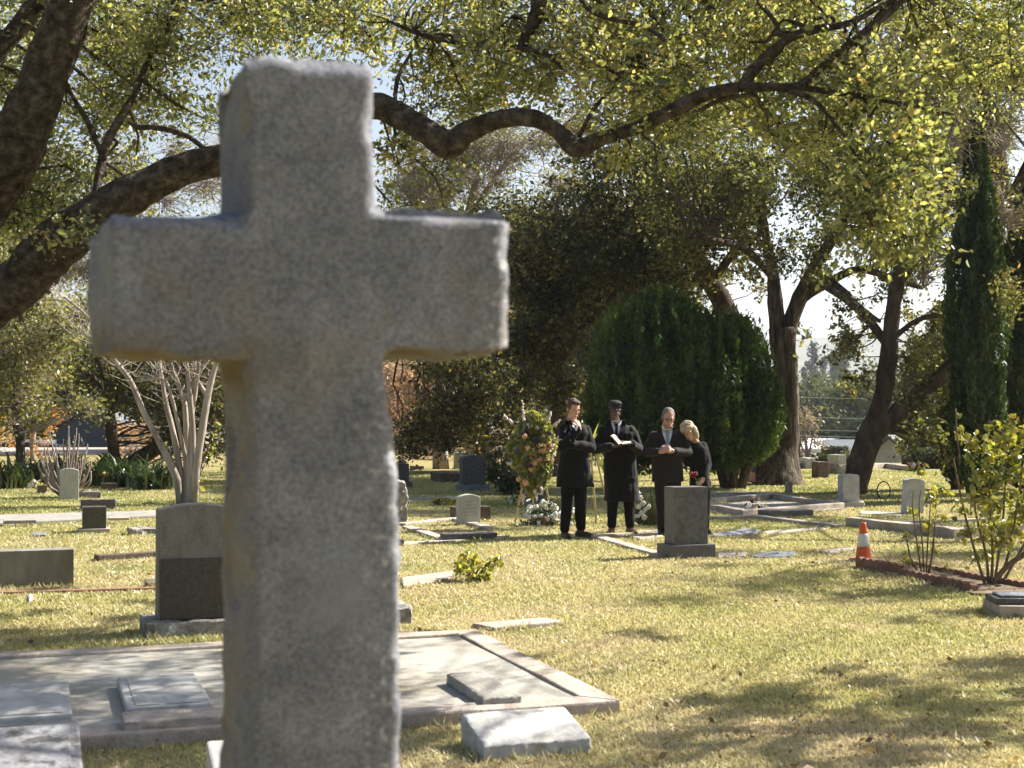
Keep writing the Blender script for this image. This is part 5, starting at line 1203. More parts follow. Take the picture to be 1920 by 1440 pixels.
def lilies():
    b = G(1213, 986); rg = np.random.default_rng(6); k = b.y/FPX; root = thing('lily_plant', 'cream lilies with broad green leaves between the two older men', 'flowers', b); V=[]; F=[]; A=[]
    for i in range(60):
        x0 = rg.uniform(-16,18)*k; l = rg.uniform(.25,.55); a = rg.normal()*.35; u = np.array([math.sin(a), rg.uniform(-.3,.2), math.cos(a)]); s = np.cross(u,[0,1,0]); s /= np.linalg.norm(s); w = .025; n0 = len(V)
        for j in range(4):
            t = j/3; c = np.array([x0,0,0])+u*l*t; ww = w*max(.05,1-abs(t-.45)*1.5); V += [c-s*ww,c+s*ww]; A += [rg.random()]*2
        F += [(n0+2*j,n0+2*j+1,n0+2*j+3,n0+2*j+2) for j in range(3)]
    link('leaves', mesh_np('leaves', V, F, {'rnd': A}), M['strap_leaf'], root)
    for px, py in ((1196,925),(1201,934),(1206,944),(1198,950),(1210,955),(1203,962),(1216,950),(1195,968),(1208,970)): flower('petal_white', P(px,py,b.y-.12)-b, root, .9)
lilies()
def bunch(label, px, py, d, kind, n, r, seed):
    b = P(px, py, d); rg = np.random.default_rng(seed); root = thing('flower_bunch', label, 'flowers', b)
    for i in range(n): flower(kind[i%len(kind)], rg.normal(size=3)*r*np.array([1.3,.6,.6])+np.array([0,0,r*.6]), root, rg.uniform(.8,1.2))
    p = rg.normal(size=(60,3))*r*np.array([1.3,.6,.6]); link('leaves', leaf_mesh('leaves', p, .08, .4, 1, .3, None, rg=rg), M['wreath_leaf'], root)
bunch('red flowers laid on the dark square gravestone', 754, 867, G(748,915).y+.15, ['petal_red','petal_red','petal_pink'], 9, .055, 1)
bunch('red and white flowers beside the ledger stone on the gravel', 1425, 959, G(1425,962).y, ['petal_red','petal_white','petal_pink'], 16, .09, 2)
bunch('single red flower in the dark plant bed', 195, 890, 31.5, ['petal_red'], 2, .03, 3)
bunch('dark rose buds above the sparse rose bush', 1718, 876, G(1735,1078).y, ['petal_pink','petal_red'], 4, .035, 5)
bunch('white and pale flowers in the dark bed by the tiny brown stone', 68, 908, 30.5, ['petal_white','petal_pink'], 7, .07, 7)
bunch('small white flowers at the left foot of the left easel', 961, 937, G(961,945).y, ['petal_white','petal_purple'], 6, .05, 9)
# flags
M['flag_red'] = plain('flag red', (.38,.03,.04)); M['flag_white'] = plain('flag white', (.62,.60,.58)); M['flag_blue'] = plain('flag blue', (.05,.07,.17))
def flag(label, px, pt, pb, d, w, canton, cols):
    b = Vector((P(px,pb,d).x, d, 0)); k = d/FPX; top = P(px,pt,d).z; bot = P(px,pb,d).z; root = thing('small_flag', label, 'flag', b, R(8), 'small flags at the far graves')
    m = MB(); m.tube([(-w*k/2,.02,-.05),(-w*k/2,.02,top+.08)], .008, 6); m.tube([(-w*k/2,.02,top),(w*k/2,.02,top)], .006, 6); m.build('pole', M['easel_wood'], root)
    me = bpy.data.meshes.new('cloth'); V=[]; F=[]; MI=[]; nx, nz = 13, 12
    for j in range(nz+1):
        for i in range(nx+1): u=i/nx; t=j/nz; V.append((-w*k/2+u*w*k, .015*math.sin(u*9+t*2)*(.3+t), top-(top-bot)*t+.01*math.sin(u*5)*t))
    for j in range(nz):
        for i in range(nx): F.append((j*(nx+1)+i,(j+1)*(nx+1)+i,(j+1)*(nx+1)+i+1,j*(nx+1)+i+1)); MI.append(2 if (canton and i >= 6 and j < 5) else i%2)
    me.from_pydata(V,[],F); [me.materials.append(M[c]) for c in cols]; me.polygons.foreach_set('material_index', MI); o = link('cloth', me, None, root, True)
flag('small striped red and white flag with blue corner by the big trunk', 1409, 874, 903, 33.0, 17, True, ('flag_red','flag_white','flag_blue'))
flag('small faded blue flag under the round conifer', 1365, 870, 897, 33.5, 17, False, ('flag_blue','flag_blue','flag_white'))
m = MB(); b = G(1657, 935); pts = [(.11*math.cos(a)*b.y/24.,0,.16+.17*math.sin(a)) for a in np.linspace(-1.2,4.3,20)]; m.tube(pts, .012, 6); o = m.build('wire_hoop', plain('black wire',(.02,.02,.02)), None, True); o.location = b; tag(o, 'thin black wire hoop standing in the lawn right of the white gravestone', 'hoop')
# ============================================================ the four mourners
def loft(mb, rings, n=28, p=2.4):
    """rings: (cx,cy,z,rx,ry) superellipse sections from top to bottom"""
    b = len(mb.v); V = []
    for cx, cy, z, rx, ry in rings:
        for k in range(n):
            a = 2*math.pi*k/n; c, s = math.cos(a), math.sin(a)
            V.append((cx+rx*math.copysign(abs(c)**(2/p), c), cy+ry*math.copysign(abs(s)**(2/p), s), z))
    m = len(rings); F = [(i*n+k,(i+1)*n+k,(i+1)*n+(k+1)%n,i*n+(k+1)%n) for i in range(m-1) for k in range(n)]
    F += [tuple(range(n)), tuple(range(m*n-1,(m-1)*n-1,-1))]
    return mb.add(V, F)
def limb(mb, pts, rad, k=4, n=14):
    p, r = smooth_pts(pts, rad, k) if len(pts) > 2 else ([Vector(q) for q in pts], rad)
    mb.tube(p, r, n); mb.ball(p[0], r[0], 12, 8); mb.ball(p[-1], r[-1], 12, 8)
def joint_limb(mb, pts, rad):
    for i in range(len(pts)-1):
        mb.tube([pts[i], Vector(pts[i]).lerp(Vector(pts[i+1]),.5), pts[i+1]], [rad[i], (rad[i]+rad[i+1])/2*1.02, rad[i+1]], 16)
    for q, r in zip(pts, rad): mb.ball(q, r, 14, 10)
def head(mb, c, Rm, s=1.0):
    def e(x,y,z,rx,ry,rz,rot=None):
        Mx = Rm if rot is None else Rm @ Euler(rot).to_matrix()
        mb.ball(Vector(c)+Rm@(Vector((x,y,z))*s), (rx*s,ry*s,rz*s), 18, 12, Mx)
    e(0,.012,.035,.076,.094,.094); e(0,-.02,.0,.066,.075,.10); e(0,-.035,-.055,.055,.058,.062); e(0,-.070,-.098,.026,.022,.022)
    for q in (-1,1):
        e(q*.036,-.062,-.022,.026,.026,.022); e(q*.052,-.02,-.075,.020,.036,.028); e(q*.078,.012,-.012,.010,.024,.034,(0,0,q*.3)); e(q*.028,-.083,.024,.026,.012,.009)
        e(q*.014,-.098,-.042,.011,.012,.010)
    e(0,-.096,.000,.010,.014,.022,(-.25,0,0)); e(0,-.106,-.032,.012,.016,.013); e(0,-.090,-.066,.024,.012,.0065); e(0,-.087,-.079,.020,.011,.0075)
def hand(mb, w, d, n, side, curl=.5, size=1.0, spread=.06):
    """w wrist, d pointing direction, n palm normal, side=+1/-1 where the thumb sits"""
    w = Vector(w); d = Vector(d).normalized(); n = Vector(n); n = (n-d*n.dot(d)).normalized(); s = d.cross(n)*side
    Mx = Matrix((s,d,n)).transposed(); z = size
    mb.ball(w+d*.045*z, (.040*z,.052*z,.017*z), 14, 10, Mx); mb.tube([w-d*.03, w+d*.03], [.026*z,.028*z], 12)
    for i in range(4):
        f = (.92,1.05,1.0,.80)[i]; p = w+d*.082*z+s*(.030-.0195*i)*z; a = -.05; pts = [p-d*.02*z, p]; dirv = (d+s*(spread*(1.5-i))).normalized()
        for L, ca in ((.042,.55),(.027,.9),(.021,.7)):
            a += curl*ca; p = p+(dirv*math.cos(a)+n*math.sin(a))*L*f*z; pts.append(p)
        mb.tube(pts, [.0095*z,.0098*z,.009*z,.0085*z,.0068*z], 10); mb.ball(pts[-1], .0068*z, 8, 6)
    p = w+d*.022*z+s*.026*z; q = p+(d*.55+s*.75+n*.25).normalized()*.040*z; r = q+(d*.85+s*.2+n*(.3+.3*curl)).normalized()*.032*z
    mb.tube([p,q,r], [.014*z,.0115*z,.009*z], 10); mb.ball(r, .009*z, 8, 6)
def finish(me, name, mat, parent): return link(name, me, mat, parent, True)
def clothes(mb, voxel, name, mat, parent, amp=.006, seed=0, smooth=3, scale=(13,13,3.2)):
    me = remeshed(mb, voxel, smooth, name); co = get_co(me)
    f = fbm(co*np.array(scale), 1.0, 3, seed)+.5*fbm(co*np.array([9,9,16.]), 1.0, 2, seed+7); set_co(me, co+get_no(me)*(amp*f)[:,None])
    return finish(me, name, mat, parent), me
def bvh(me):
    return BVHTree.FromPolygons([v.co for v in me.vertices], [tuple(p.vertices) for p in me.polygons])
def drape(tree_, Lp, Rp, off, thick, name, mat, parent, nx=6, rows=10):
    """a flat garment piece laid over the chest: left and right edge as (x,z) lists"""
    def res(p):
        p = [Vector((a,b)) for a,b in p]; seg = [0]
        for i in range(1,len(p)): seg.append(seg[-1]+(p[i]-p[i-1]).length)
        out = []
        for k in range(rows+1):
            t = seg[-1]*k/rows; i = max(j for j in range(len(seg)) if seg[j] <= t+1e-9); i = min(i,len(p)-2); f = (t-seg[i])/max(seg[i+1]-seg[i],1e-9); out.append(p[i].lerp(p[i+1],f))
        return out
    Lq, Rq = res(Lp), res(Rp); V = []; last = -.1
    for a, b in zip(Lq, Rq):
        for i in range(nx+1):
            q = a.lerp(b, i/nx); h = tree_.ray_cast(Vector((q.x,-2,q.y)), Vector((0,1,0)))[0]; y = h.y if h else last; last = y; V.append(Vector((q.x, y-off, q.y)))
    n = len(V); W_ = [v+Vector((0,thick,0)) for v in V]; m = MB(); F = []
    for j in range(rows):
        for i in range(nx):
            a = j*(nx+1)+i; F.append((a,a+nx+1,a+nx+2,a+1)); F.append((n+a,n+a+1,n+a+nx+2,n+a+nx+1))
    for j in range(rows):
        for i in (0,nx): a = j*(nx+1)+i; F.append((a,a+nx+1,n+a+nx+1,n+a))
    for i in range(nx):
        for j in (0,rows): a = j*(nx+1)+i; F.append((a,a+1,n+a+1,n+a))
    m.add(V+W_, F); return m.build(name, mat, parent, True)
def fabric(name, c, bump=.15, sheen=0.):
    m = surf(name, [tuple(x*.8 for x in c), c, tuple(x*1.2 for x in c)], scale=30, rough_=.85, bump=bump, bscale=400, dist=.002, spec=.2)
    b = next(n for n in m.node_tree.nodes if n.type == 'BSDF_PRINCIPLED'); b.inputs['Sheen Weight'].default_value = sheen; b.inputs['Sheen Roughness'].default_value = .45; b.inputs['Sheen Tint'].default_value = (.9,.88,.85,1); return m
M['skin'] = surf('fair skin', [(.42,.24,.165),(.48,.28,.20),(.53,.32,.235)], scale=18, rough_=.55, bump=.05, spec=.35)
M['skin_pink'] = surf('ruddy skin', [(.40,.205,.145),(.46,.25,.18),(.52,.30,.22)], scale=18, rough_=.5, bump=.05, spec=.35)
M['skin_dark'] = surf('dark brown skin', [(.07,.036,.024),(.09,.048,.032),(.115,.064,.044)], scale=18, rough_=.45, bump=.05, spec=.4)
M['black_wool'] = fabric('black wool', (.0045,.0044,.0045), sheen=.07); M['black_coat'] = fabric('black coat cloth', (.007,.0066,.0062), sheen=.12); M['suit'] = fabric('dark brown grey suit', (.018,.0155,.014), sheen=.08); M['trouser'] = fabric('black trousers', (.005,.005,.005)); M['velvet'] = fabric('black velvet', (.0045,.0045,.0045), sheen=.06)
M['shirt'] = fabric('white shirt', (.66,.66,.70)); M['tie_blue'] = fabric('pale blue tie', (.24,.29,.37)); M['tie_black'] = fabric('black tie', (.012,.012,.014)); M['scarf'] = fabric('grey scarf', (.3,.3,.31)); M['leather'] = plain('brown leather', (.06,.033,.022), .45); M['tan_leather'] = plain('tan leather', (.20,.105,.065), .5); M['black_leather'] = plain('black leather', (.012,.012,.012), .35)
M['hair_brown'] = surf('brown hair', [(.035,.02,.012),(.085,.05,.03),(.14,.085,.05)], scale=40, stretch=(1,1,.15), rough_=.5, bump=.6); M['hair_grey'] = surf('grey hair', [(.09,.08,.073),(.16,.145,.135),(.25,.235,.22)], scale=60, rough_=.6, bump=.5); M['hair_blond'] = surf('blond hair', [(.19,.14,.085),(.40,.32,.21),(.62,.54,.41)], scale=26, stretch=(1,1,.08), rough_=.45, bump=.5)
M['dark_glass'] = plain('black lens', (.008,.008,.008), .12, 0); M['frame'] = plain('thin spectacle metal', (.10,.085,.07), .4, 0); M['eye'] = plain('eye', (.03,.022,.018), .3, 0); M['page'] = plain('book page', (.66,.60,.50)); M['cover'] = plain('brown book cover', (.075,.035,.025)); M['lips'] = plain('lips', (.36,.13,.11)); M['stem_green'] = plain('rose stem', (.06,.12,.03))
def head_rot(yaw, pitch, roll): return (Euler((0,0,R(yaw))).to_matrix() @ Euler((0,R(roll),0)).to_matrix() @ Euler((R(pitch),0,0)).to_matrix())
def eyes(c, Rm, parent, brow, s=1.0, closed=True):
    for q in (-1,1):
        m = MB(); m.ball(Vector(c)+Rm@(Vector((q*.029,-.084,.006))*s), (.013*s,.008*s,.0045*s), 10, 6, Rm); m.build('eye', M['eye'], parent, True)
        m = MB(); m.ball(Vector(c)+Rm@(Vector((q*.030,-.094,.029))*s), (.020*s,.006*s,.0045*s), 10, 6, Rm @ Euler((0,q*.12,0)).to_matrix()); m.build('eyebrow', brow, parent, True)
    m = MB(); m.ball(Vector(c)+Rm@(Vector((0,-.097,-.0725))*s), (.021*s,.006*s,.0055*s), 12, 6, Rm); return m
def hair_piece(c, Rm, parts, mat, parent, name='hair', amp=.006, voxel=.006, s=1., stretch=(60,60,14)):
    m = MB()
    for x,y,z,rx,ry,rz in parts: m.ball(Vector(c)+Rm@(Vector((x,y,z))*s), (rx*s,ry*s,rz*s), 16, 12, Rm)
    me = remeshed(m, voxel, 2, name); co = get_co(me); loc = (co-np.array(c))@np.array(Rm); set_co(me, co+get_no(me)*(amp*fbm(loc*np.array(stretch),1,3,5))[:,None]); return finish(me, name, mat, parent)
def shoe(mb, ank, toe):
    a = Vector(ank); t = Vector((toe[0],toe[1],0)).normalized(); c = Vector((a.x,a.y,0)); s = Vector((-t.y,t.x,0)); Mx = Matrix((s,t,Vector((0,0,1)))).transposed()
    mb.ball(c-t*.03+Vector((0,0,.05)), (.043,.055,.055), 14, 10, Mx); mb.ball(c+t*.07+Vector((0,0,.042)), (.045,.11,.042), 14, 10, Mx); mb.ball(c+t*.15+Vector((0,0,.032)), (.042,.055,.032), 14, 10, Mx)
    mb.tube([c+Vector((0,0,.05)), c+Vector((0,0,.13))], [.042,.048], 12); mb.box(-.042,.042,-.08,.18,0,.018, Matrix.Translation(c) @ Mx.to_4x4())
class Figure:
    def __init__(s, label, px, py, skin, name='person', group='mourners standing at the grave'):
        s.o = G(px, py); s.d = s.o.y; s.root = thing(name, label, 'person', s.o, 0, group); s.body = MB(); s.skin = skin
    def q(s, px, py, dy=0.): return P(px, py, s.d+dy)-s.o
    def rings(s, lst):
        out = []
        for px, py, hw, ry, dy in lst:
            p = s.q(px, py, dy); out.append((p.x, dy, p.z, hw*s.d/FPX, ry))
        return out
    def done(s, voxel=.0058):
        me = remeshed(s.body, voxel, 2, 'body'); finish(me, 'body', s.skin, s.root); return me
    def legs(s, la, lb, hip_r=.085, mat='trouser', toes=((-.1,-1),(.3,-1)), cut=.07, width=1., shoes='leather', seed=1):
        m = MB()
        for L in (la, lb):
            h, k, a = L; a2 = Vector(a)+Vector((0,0,cut)); joint_limb(m, [h,k,a2], [.098*width,.074*width,.062*width])
            s.body.tube([h,k,Vector(a)+Vector((0,0,.06))], [.075,.052,.038], 12)
        clothes(m, .010, 'trousers', M[mat], s.root, .007, seed)
        for L, t in zip((la,lb), toes):
            m = MB(); shoe(m, L[2], t); me = remeshed(m, .007, 2, 'shoe'); finish(me, 'shoe', M[shoes], s.root)
            s.body.ball(Vector((L[2][0],L[2][1],.05)), (.03,.03,.04))
# ---------------- man with hand at his chin
f = Figure('man in a short black overcoat holding his chin in one hand', 1073, 1009, M['skin']); q = f.q
hc = q(1075,767,-.05); Rm = head_rot(32,16,4); head(f.body, hc, Rm, .97)
f.body.tube([q(1073,795,.05), q(1073,780,.01)], [.062,.055], 14)
sa, sb = q(1057,804,-.03), q(1098,805,.05); ea, eb = q(1056,839,-.20), q(1109,839,-.02); wa, wb = q(1086,803,-.27), q(1067,832,-.24)
for s_, e_, w_ in ((sa,ea,wa),(sb,eb,wb)): joint_limb(f.body, [s_,e_,w_], [.045,.038,.026])
hand(f.body, wa, q(1081,785,-.22)-wa, Vector((-.5,.6,.1)), 1, .95, 1.02)
hand(f.body, wb, q(1052,829,-.21)-wb, Vector((.1,1,-.1)), -1, .55, 1.02)
loft(f.body, f.rings([(1076,800,20,.09,.03),(1077,840,20,.09,.03),(1077,880,19,.09,.03)]))
f.legs((q(1066,885,.03),q(1062,945,.0),q(1059,1002,-.03)), (q(1088,885,.06),q(1088,945,.06),q(1089,998,.08)), toes=((.25,-1),(.95,-.75)), shoes='leather', seed=3, width=1.02)
f.done()
m = MB(); loft(m, f.rings([(1074,789,8,.065,.05),(1074,794,14,.085,.045),(1076,800,24,.115,.03),(1077,812,27,.135,.02),(1077,835,26,.14,.02),(1077,855,26.5,.14,.03),(1077,880,31,.155,.03),(1078,913,36,.175,.03)]))
for s_, e_, w_, n_ in ((sa,ea,wa,0),(sb,eb,wb,1)): joint_limb(m, [s_,e_,Vector(e_).lerp(w_,.93)], [.066,.066,.052])
co_, me = clothes(m, .009, 'overcoat', M['black_wool'], f.root, .008, 3); bt = bvh(me)
x0 = q(1074,800).x; zt = q(1074,793).z
drape(bt, [(x0+.0,zt+.03),(x0-.005,zt-.04),(x0+.025,zt-.10)], [(x0+.055,zt+.03),(x0+.055,zt-.03),(x0+.038,zt-.10)], .006, .02, 'shirt', M['shirt'], f.root)
zc = q(0,818).z; xx = q(1072,818).x; drape(bt, [(xx-.05,zc+.06),(xx-.035,zc-.06)], [(xx-.04,zc+.06),(xx-.022,zc-.06)], .006, .012, 'pocket_trim', M['scarf'], f.root, 2, 5); 
drape(bt, [(x0-.10,zt+.03),(x0-.13,zt-.10),(x0+.0,zt-.27)], [(x0-.02,zt+.035),(x0-.03,zt-.06),(x0+.03,zt-.27)], .012, .022, 'lapel', M['black_wool'], f.root)
hair_piece(hc, Rm, [(0,.030,.062,.083,.090,.080),(0,.060,.010,.078,.058,.085),(-.066,.012,.03,.020,.045,.055),(.066,.012,.03,.020,.045,.055),(0,-.045,.098,.062,.042,.034),(0,.072,-.045,.055,.04,.05)], M['hair_brown'], f.root, amp=.007, s=.97)
eyes(hc, Rm, f.root, M['hair_brown'], .97).build('lips', M['lips'], f.root, True)
# ---------------- man reading from a book
f = Figure('man in a long black coat and flat cap reading from an open book', 1163, 1001, M['skin_dark']); q = f.q
hc = q(1153,768,-.02); Rm = head_rot(8,-13,2); head(f.body, hc, Rm, .97)
f.body.tube([q(1155,797,.04), q(1153,780,.02)], [.062,.054], 14)
sa, sb = q(1132,807,.01), q(1183,807,.01); ea, eb = q(1117,843,-.02), q(1199,843,-.02); wa, wb = q(1146,837,-.30), q(1183,831,-.30)
for s_, e_, w_ in ((sa,ea,wa),(sb,eb,wb)): joint_limb(f.body, [s_,e_,w_], [.045,.038,.026])
hand(f.body, wa, q(1161,837,-.36)-wa, Vector((0,.1,1)), -1, .35, 1.05); hand(f.body, wb, q(1166,826,-.36)-wb, Vector((-.1,.1,-1)), -1, .35, 1.02)
loft(f.body, f.rings([(1157,805,22,.09,.02),(1161,850,22,.09,.02),(1163,890,20,.09,.02)]))
f.legs((q(1152,890,.0),q(1149,950,.0),q(1147,996,.0)), (q(1178,890,.0),q(1180,950,.0),q(1181,996,.0)), toes=((-.25,-1),(.35,-1)), shoes='tan_leather', seed=5, cut=.09, width=1.0)
f.done()
m = MB(); loft(m, f.rings([(1155,790,8.5,.065,.05),(1156,795,14,.08,.04),(1157,801,26,.105,.02),(1158,812,31,.135,.01),(1160,835,30,.145,.01),(1162,855,29.5,.145,.015),(1163,885,31,.155,.02),(1165,915,32,.165,.02),(1166,939,34,.175,.02)]))
for s_, e_, w_ in ((sa,ea,wa),(sb,eb,wb)): joint_limb(m, [s_,e_,Vector(e_).lerp(w_,.93)], [.070,.070,.056])
co_, me = clothes(m, .009, 'overcoat', M['black_coat'], f.root, .009, 11); bt = bvh(me)
x0 = q(1155,795).x; zt = q(1155,793).z
drape(bt, [(x0-.075,zt+.035),(x0-.06,zt-.04),(x0-.005,zt-.20)], [(x0+.075,zt+.035),(x0+.06,zt-.04),(x0+.005,zt-.20)], .006, .02, 'shirt', M['shirt'], f.root)
drape(bt, [(x0-.022,zt-.005),(x0-.028,zt-.035),(x0-.016,zt-.045),(x0-.028,zt-.17)], [(x0+.022,zt-.005),(x0+.028,zt-.035),(x0+.016,zt-.045),(x0+.022,zt-.17)], .014, .012, 'tie', M['tie_black'], f.root, 3, 12)
for sg in (-1,1): drape(bt, [(x0+sg*.072,zt+.05),(x0+sg*.062,zt-.04),(x0+sg*.0,zt-.24)], [(x0+sg*.115,zt+.035),(x0+sg*.145,zt-.07),(x0+sg*.045,zt-.25)], .013, .022, 'lapel', M['black_coat'], f.root)
zb = q(0,930).z; drape(bt, [(x0+.055,zt-.26),(x0+.065,zb)], [(x0+.085,zt-.26),(x0+.095,zb)], .008, .014, 'coat_placket', M['black_coat'], f.root, 3, 20)
# cap and sunglasses
def capped(c, Rm, s):
    m = MB(); e = lambda x,y,z,rx,ry,rz: m.ball(Vector(c)+Rm@(Vector((x,y,z))*s), (rx*s,ry*s,rz*s), 18, 12, Rm)
    e(0,.012,.085,.100,.118,.050); e(0,-.035,.082,.096,.085,.038); e(0,-.09,.062,.074,.052,.014); e(0,.012,.06,.088,.105,.035)
    me = remeshed(m, .006, 2, 'cap'); rough(me, .003, 14, 2, 1); finish(me, 'cap', fabric('dark grey tweed cap', (.035,.036,.034)), f.root)
capped(hc, Rm, .97)
m = MB()
for sg in (-1,1): m.ball(hc+Rm@Vector((sg*.034,-.094,.008)), (.030,.012,.020), 14, 10, Rm); m.tube([hc+Rm@Vector((sg*.062,-.085,.014)), hc+Rm@Vector((sg*.080,.01,.006))], .0045, 6)
m.tube([hc+Rm@Vector((-.012,-.106,.012)), hc+Rm@Vector((.012,-.106,.012))], .004, 6); m.build('sunglasses', M['dark_glass'], f.root, True)
m = MB(); m.ball(hc+Rm@Vector((0,-.094,-.070)), (.022,.007,.008), 12, 6, Rm); m.build('lips', plain('dark lips',(.13,.06,.055)), f.root, True)
# the book he holds
sp = P(1164,831,f.d-.37); bk = thing('open_book', 'small brown open book in the hands of the man with the cap', 'book', sp)
u1 = (P(1149,814,f.d-.44)-sp); u2 = (P(1183,829,f.d-.42)-sp); vv = Vector((.02,-.15,-.02)); vv1 = Vector((.03,-.06,.02)); 
def leafblock(u, w, t, nm, mt, par, nrm, o0):
    m = MB(); A = nrm*o0; B = nrm*(o0+t); V = [A, A+u, A+u+w, A+w, B, B+u, B+u+w, B+w]; m.add(V, [(0,1,2,3),(4,7,6,5),(0,4,5,1),(1,5,6,2),(2,6,7,3),(3,7,4,0)]); me = m.mesh(nm); bm = bmesh.new(); bm.from_mesh(me); bmesh.ops.recalc_face_normals(bm, faces=bm.faces); bm.to_mesh(me); bm.free(); return link(nm, me, mt, par)
for u, w in ((u1, Vector((.03,-.02,0))*0+Vector((.045,.12,.02))*-1), (u2, vv)):
    nrm = u.cross(w).normalized(); nrm = nrm if nrm.z > 0 else -nrm
    leafblock(u, w, .006, 'cover', M['cover'], bk, nrm, -.004); leafblock(u*.94, w*.92, .012, 'pages', M['page'], bk, nrm, .003)
# ---------------- older man in a suit
f = Figure('older grey-haired man in a dark suit and pale blue tie with hands clasped', 1251, 1004, M['skin_pink']); q = f.q
hc = q(1253,783,-.06); Rm = head_rot(6,22,3); head(f.body, hc, Rm, .99)
f.body.tube([q(1250,812,.05), q(1252,795,.0)], [.066,.058], 14)
sa, sb = q(1225,818,.01), q(1276,818,.01); ea, eb = q(1213,848,-.02), q(1290,848,-.02); wa, wb = q(1237,847,-.29), q(1262,846,-.27)
for s_, e_, w_ in ((sa,ea,wa),(sb,eb,wb)): joint_limb(f.body, [s_,e_,w_], [.045,.038,.027])
hand(f.body, wa, q(1254,841,-.33)-wa, Vector((.2,.9,-.3)), 1, .75, 1.08); hand(f.body, wb, q(1243,842,-.34)-wb, Vector((-.1,.9,-.2)), -1, .75, 1.08)
loft(f.body, f.rings([(1250,815,22,.09,.02),(1251,850,22,.10,.02),(1251,890,20,.10,.02)]))
f.legs((q(1240,893,.02),q(1240,950,.02),q(1241,1000,.02)), (q(1264,893,.02),q(1264,950,.02),q(1265,1000,.02)), toes=((-.2,-1),(.2,-1)), mat='suit', shoes='black_leather', seed=7, cut=.03, width=1.0)
f.done()
m = MB(); loft(m, f.rings([(1250,803,9,.07,.05),(1250,808,16,.09,.04),(1250,812,28,.11,.02),(1250,822,31,.135,.01),(1250,840,29,.145,.0),(1251,860,28,.145,.0),(1252,885,28.5,.15,.01),(1252,903,30,.155,.01)]))
for s_, e_, w_ in ((sa,ea,wa),(sb,eb,wb)): joint_limb(m, [s_,e_,Vector(e_).lerp(w_,.90)], [.068,.066,.053])
co_, me = clothes(m, .009, 'suit_jacket', M['suit'], f.root, .006, 21); bt = bvh(me)
x0 = q(1250,805).x; zt = q(1250,806).z
drape(bt, [(x0-.085,zt+.05),(x0-.07,zt-.03),(x0-.012,zt-.22)], [(x0+.085,zt+.05),(x0+.07,zt-.03),(x0+.005,zt-.22)], .006, .02, 'shirt', M['shirt'], f.root)
m = MB(); m.tube([q(1250,806,.03), q(1251,799,.0)], [.075,.07], 18, cap=False); m.build('collar', M['shirt'], f.root, True)
drape(bt, [(x0-.022,zt-.0),(x0-.028,zt-.035),(x0-.02,zt-.045),(x0-.036,zt-.215)], [(x0+.024,zt-.0),(x0+.026,zt-.035),(x0+.018,zt-.045),(x0+.026,zt-.215)], .016, .012, 'tie', M['tie_blue'], f.root, 3, 12)
for sg in (-1,1): drape(bt, [(x0+sg*.078,zt+.045),(x0+sg*.070,zt-.03),(x0+sg*.004,zt-.25)], [(x0+sg*.12,zt+.035),(x0+sg*.135,zt-.07),(x0+sg*.035,zt-.26)], .013, .022, 'lapel', M['suit'], f.root)
hair_piece(hc, Rm, [(0,.020,.056,.081,.088,.079),(-.068,.02,.025,.018,.05,.05),(.068,.02,.025,.018,.05,.05),(0,.07,-.01,.066,.045,.07)], M['hair_grey'], f.root, amp=.003, s=.99, stretch=(70,70,70))
eyes(hc, Rm, f.root, M['hair_grey'], .99).build('lips', M['lips'], f.root, True)
m = MB()
for sg in (-1,1):
    ring = [hc+Rm@Vector((sg*.031+.024*math.cos(a),-.099,.004+.017*math.sin(a))) for a in np.linspace(0,2*math.pi,15)]; m.tube(ring, .0022, 6, cap=False); m.tube([hc+Rm@Vector((sg*.056,-.097,.010)), hc+Rm@Vector((sg*.080,.0,.004))], .0025, 6)
m.tube([hc+Rm@Vector((-.008,-.104,.006)), hc+Rm@Vector((.008,-.104,.006))], .0025, 6); m.build('spectacles', M['frame'], f.root, True)
# ---------------- woman leaning on him
f = Figure('blond woman in black leaning her head on the suited man\'s shoulder', 1310, 1003, M['skin']); q = f.q
hc = q(1291,809,-.12); Rm = head_rot(-18,26,-18); head(f.body, hc, Rm, .93)
f.body.tube([q(1306,832,.02), q(1298,818,-.04)], [.052,.045], 14)
sa, sb = q(1296,840,-.02), q(1318,838,.02); ea, eb = q(1289,868,.06), q(1327,872,-.03); wa, wb = q(1284,850,-.05), q(1320,895,-.16)
joint_limb(f.body, [sb,eb,wb], [.038,.032,.023]); joint_limb(f.body, [sa,ea], [.038,.032])
hand(f.body, wb, q(1312,908,-.20)-wb, Vector((-.8,.5,0)), 1, .95, .95)
loft(f.body, f.rings([(1308,838,13,.08,.02),(1311,870,13,.08,.02),(1312,905,14,.09,.02)]))
f.legs((q(1305,905,.02),q(1303,955,.02),q(1302,1000,.02)), (q(1322,905,.02),q(1322,955,.02),q(1322,1000,.02)), shoes='black_leather', seed=9, cut=.03, width=.85)
f.done()
m = MB(); loft(m, f.rings([(1304,827,7,.055,.03),(1306,832,13,.08,.03),(1308,840,17,.105,.02),(1310,860,17.5,.125,.02),(1311,885,17.5,.12,.02),(1312,915,19.5,.13,.02)]))
joint_limb(m, [sb,eb,Vector(eb).lerp(wb,.9)], [.066,.058,.046]); joint_limb(m, [sa,ea], [.062,.055])
clothes(m, .009, 'black_top', M['velvet'], f.root, .006, 31)
hair_piece(hc, Rm, [(0,.022,.060,.092,.100,.082),(-.080,.016,-.045,.032,.060,.105),(.080,.016,-.045,.032,.060,.105),(0,.075,-.025,.085,.055,.10),(-.04,-.066,.072,.045,.035,.035),(.036,-.066,.074,.045,.035,.033)], M['hair_blond'], f.root, amp=.008, s=1.02, stretch=(70,70,8))
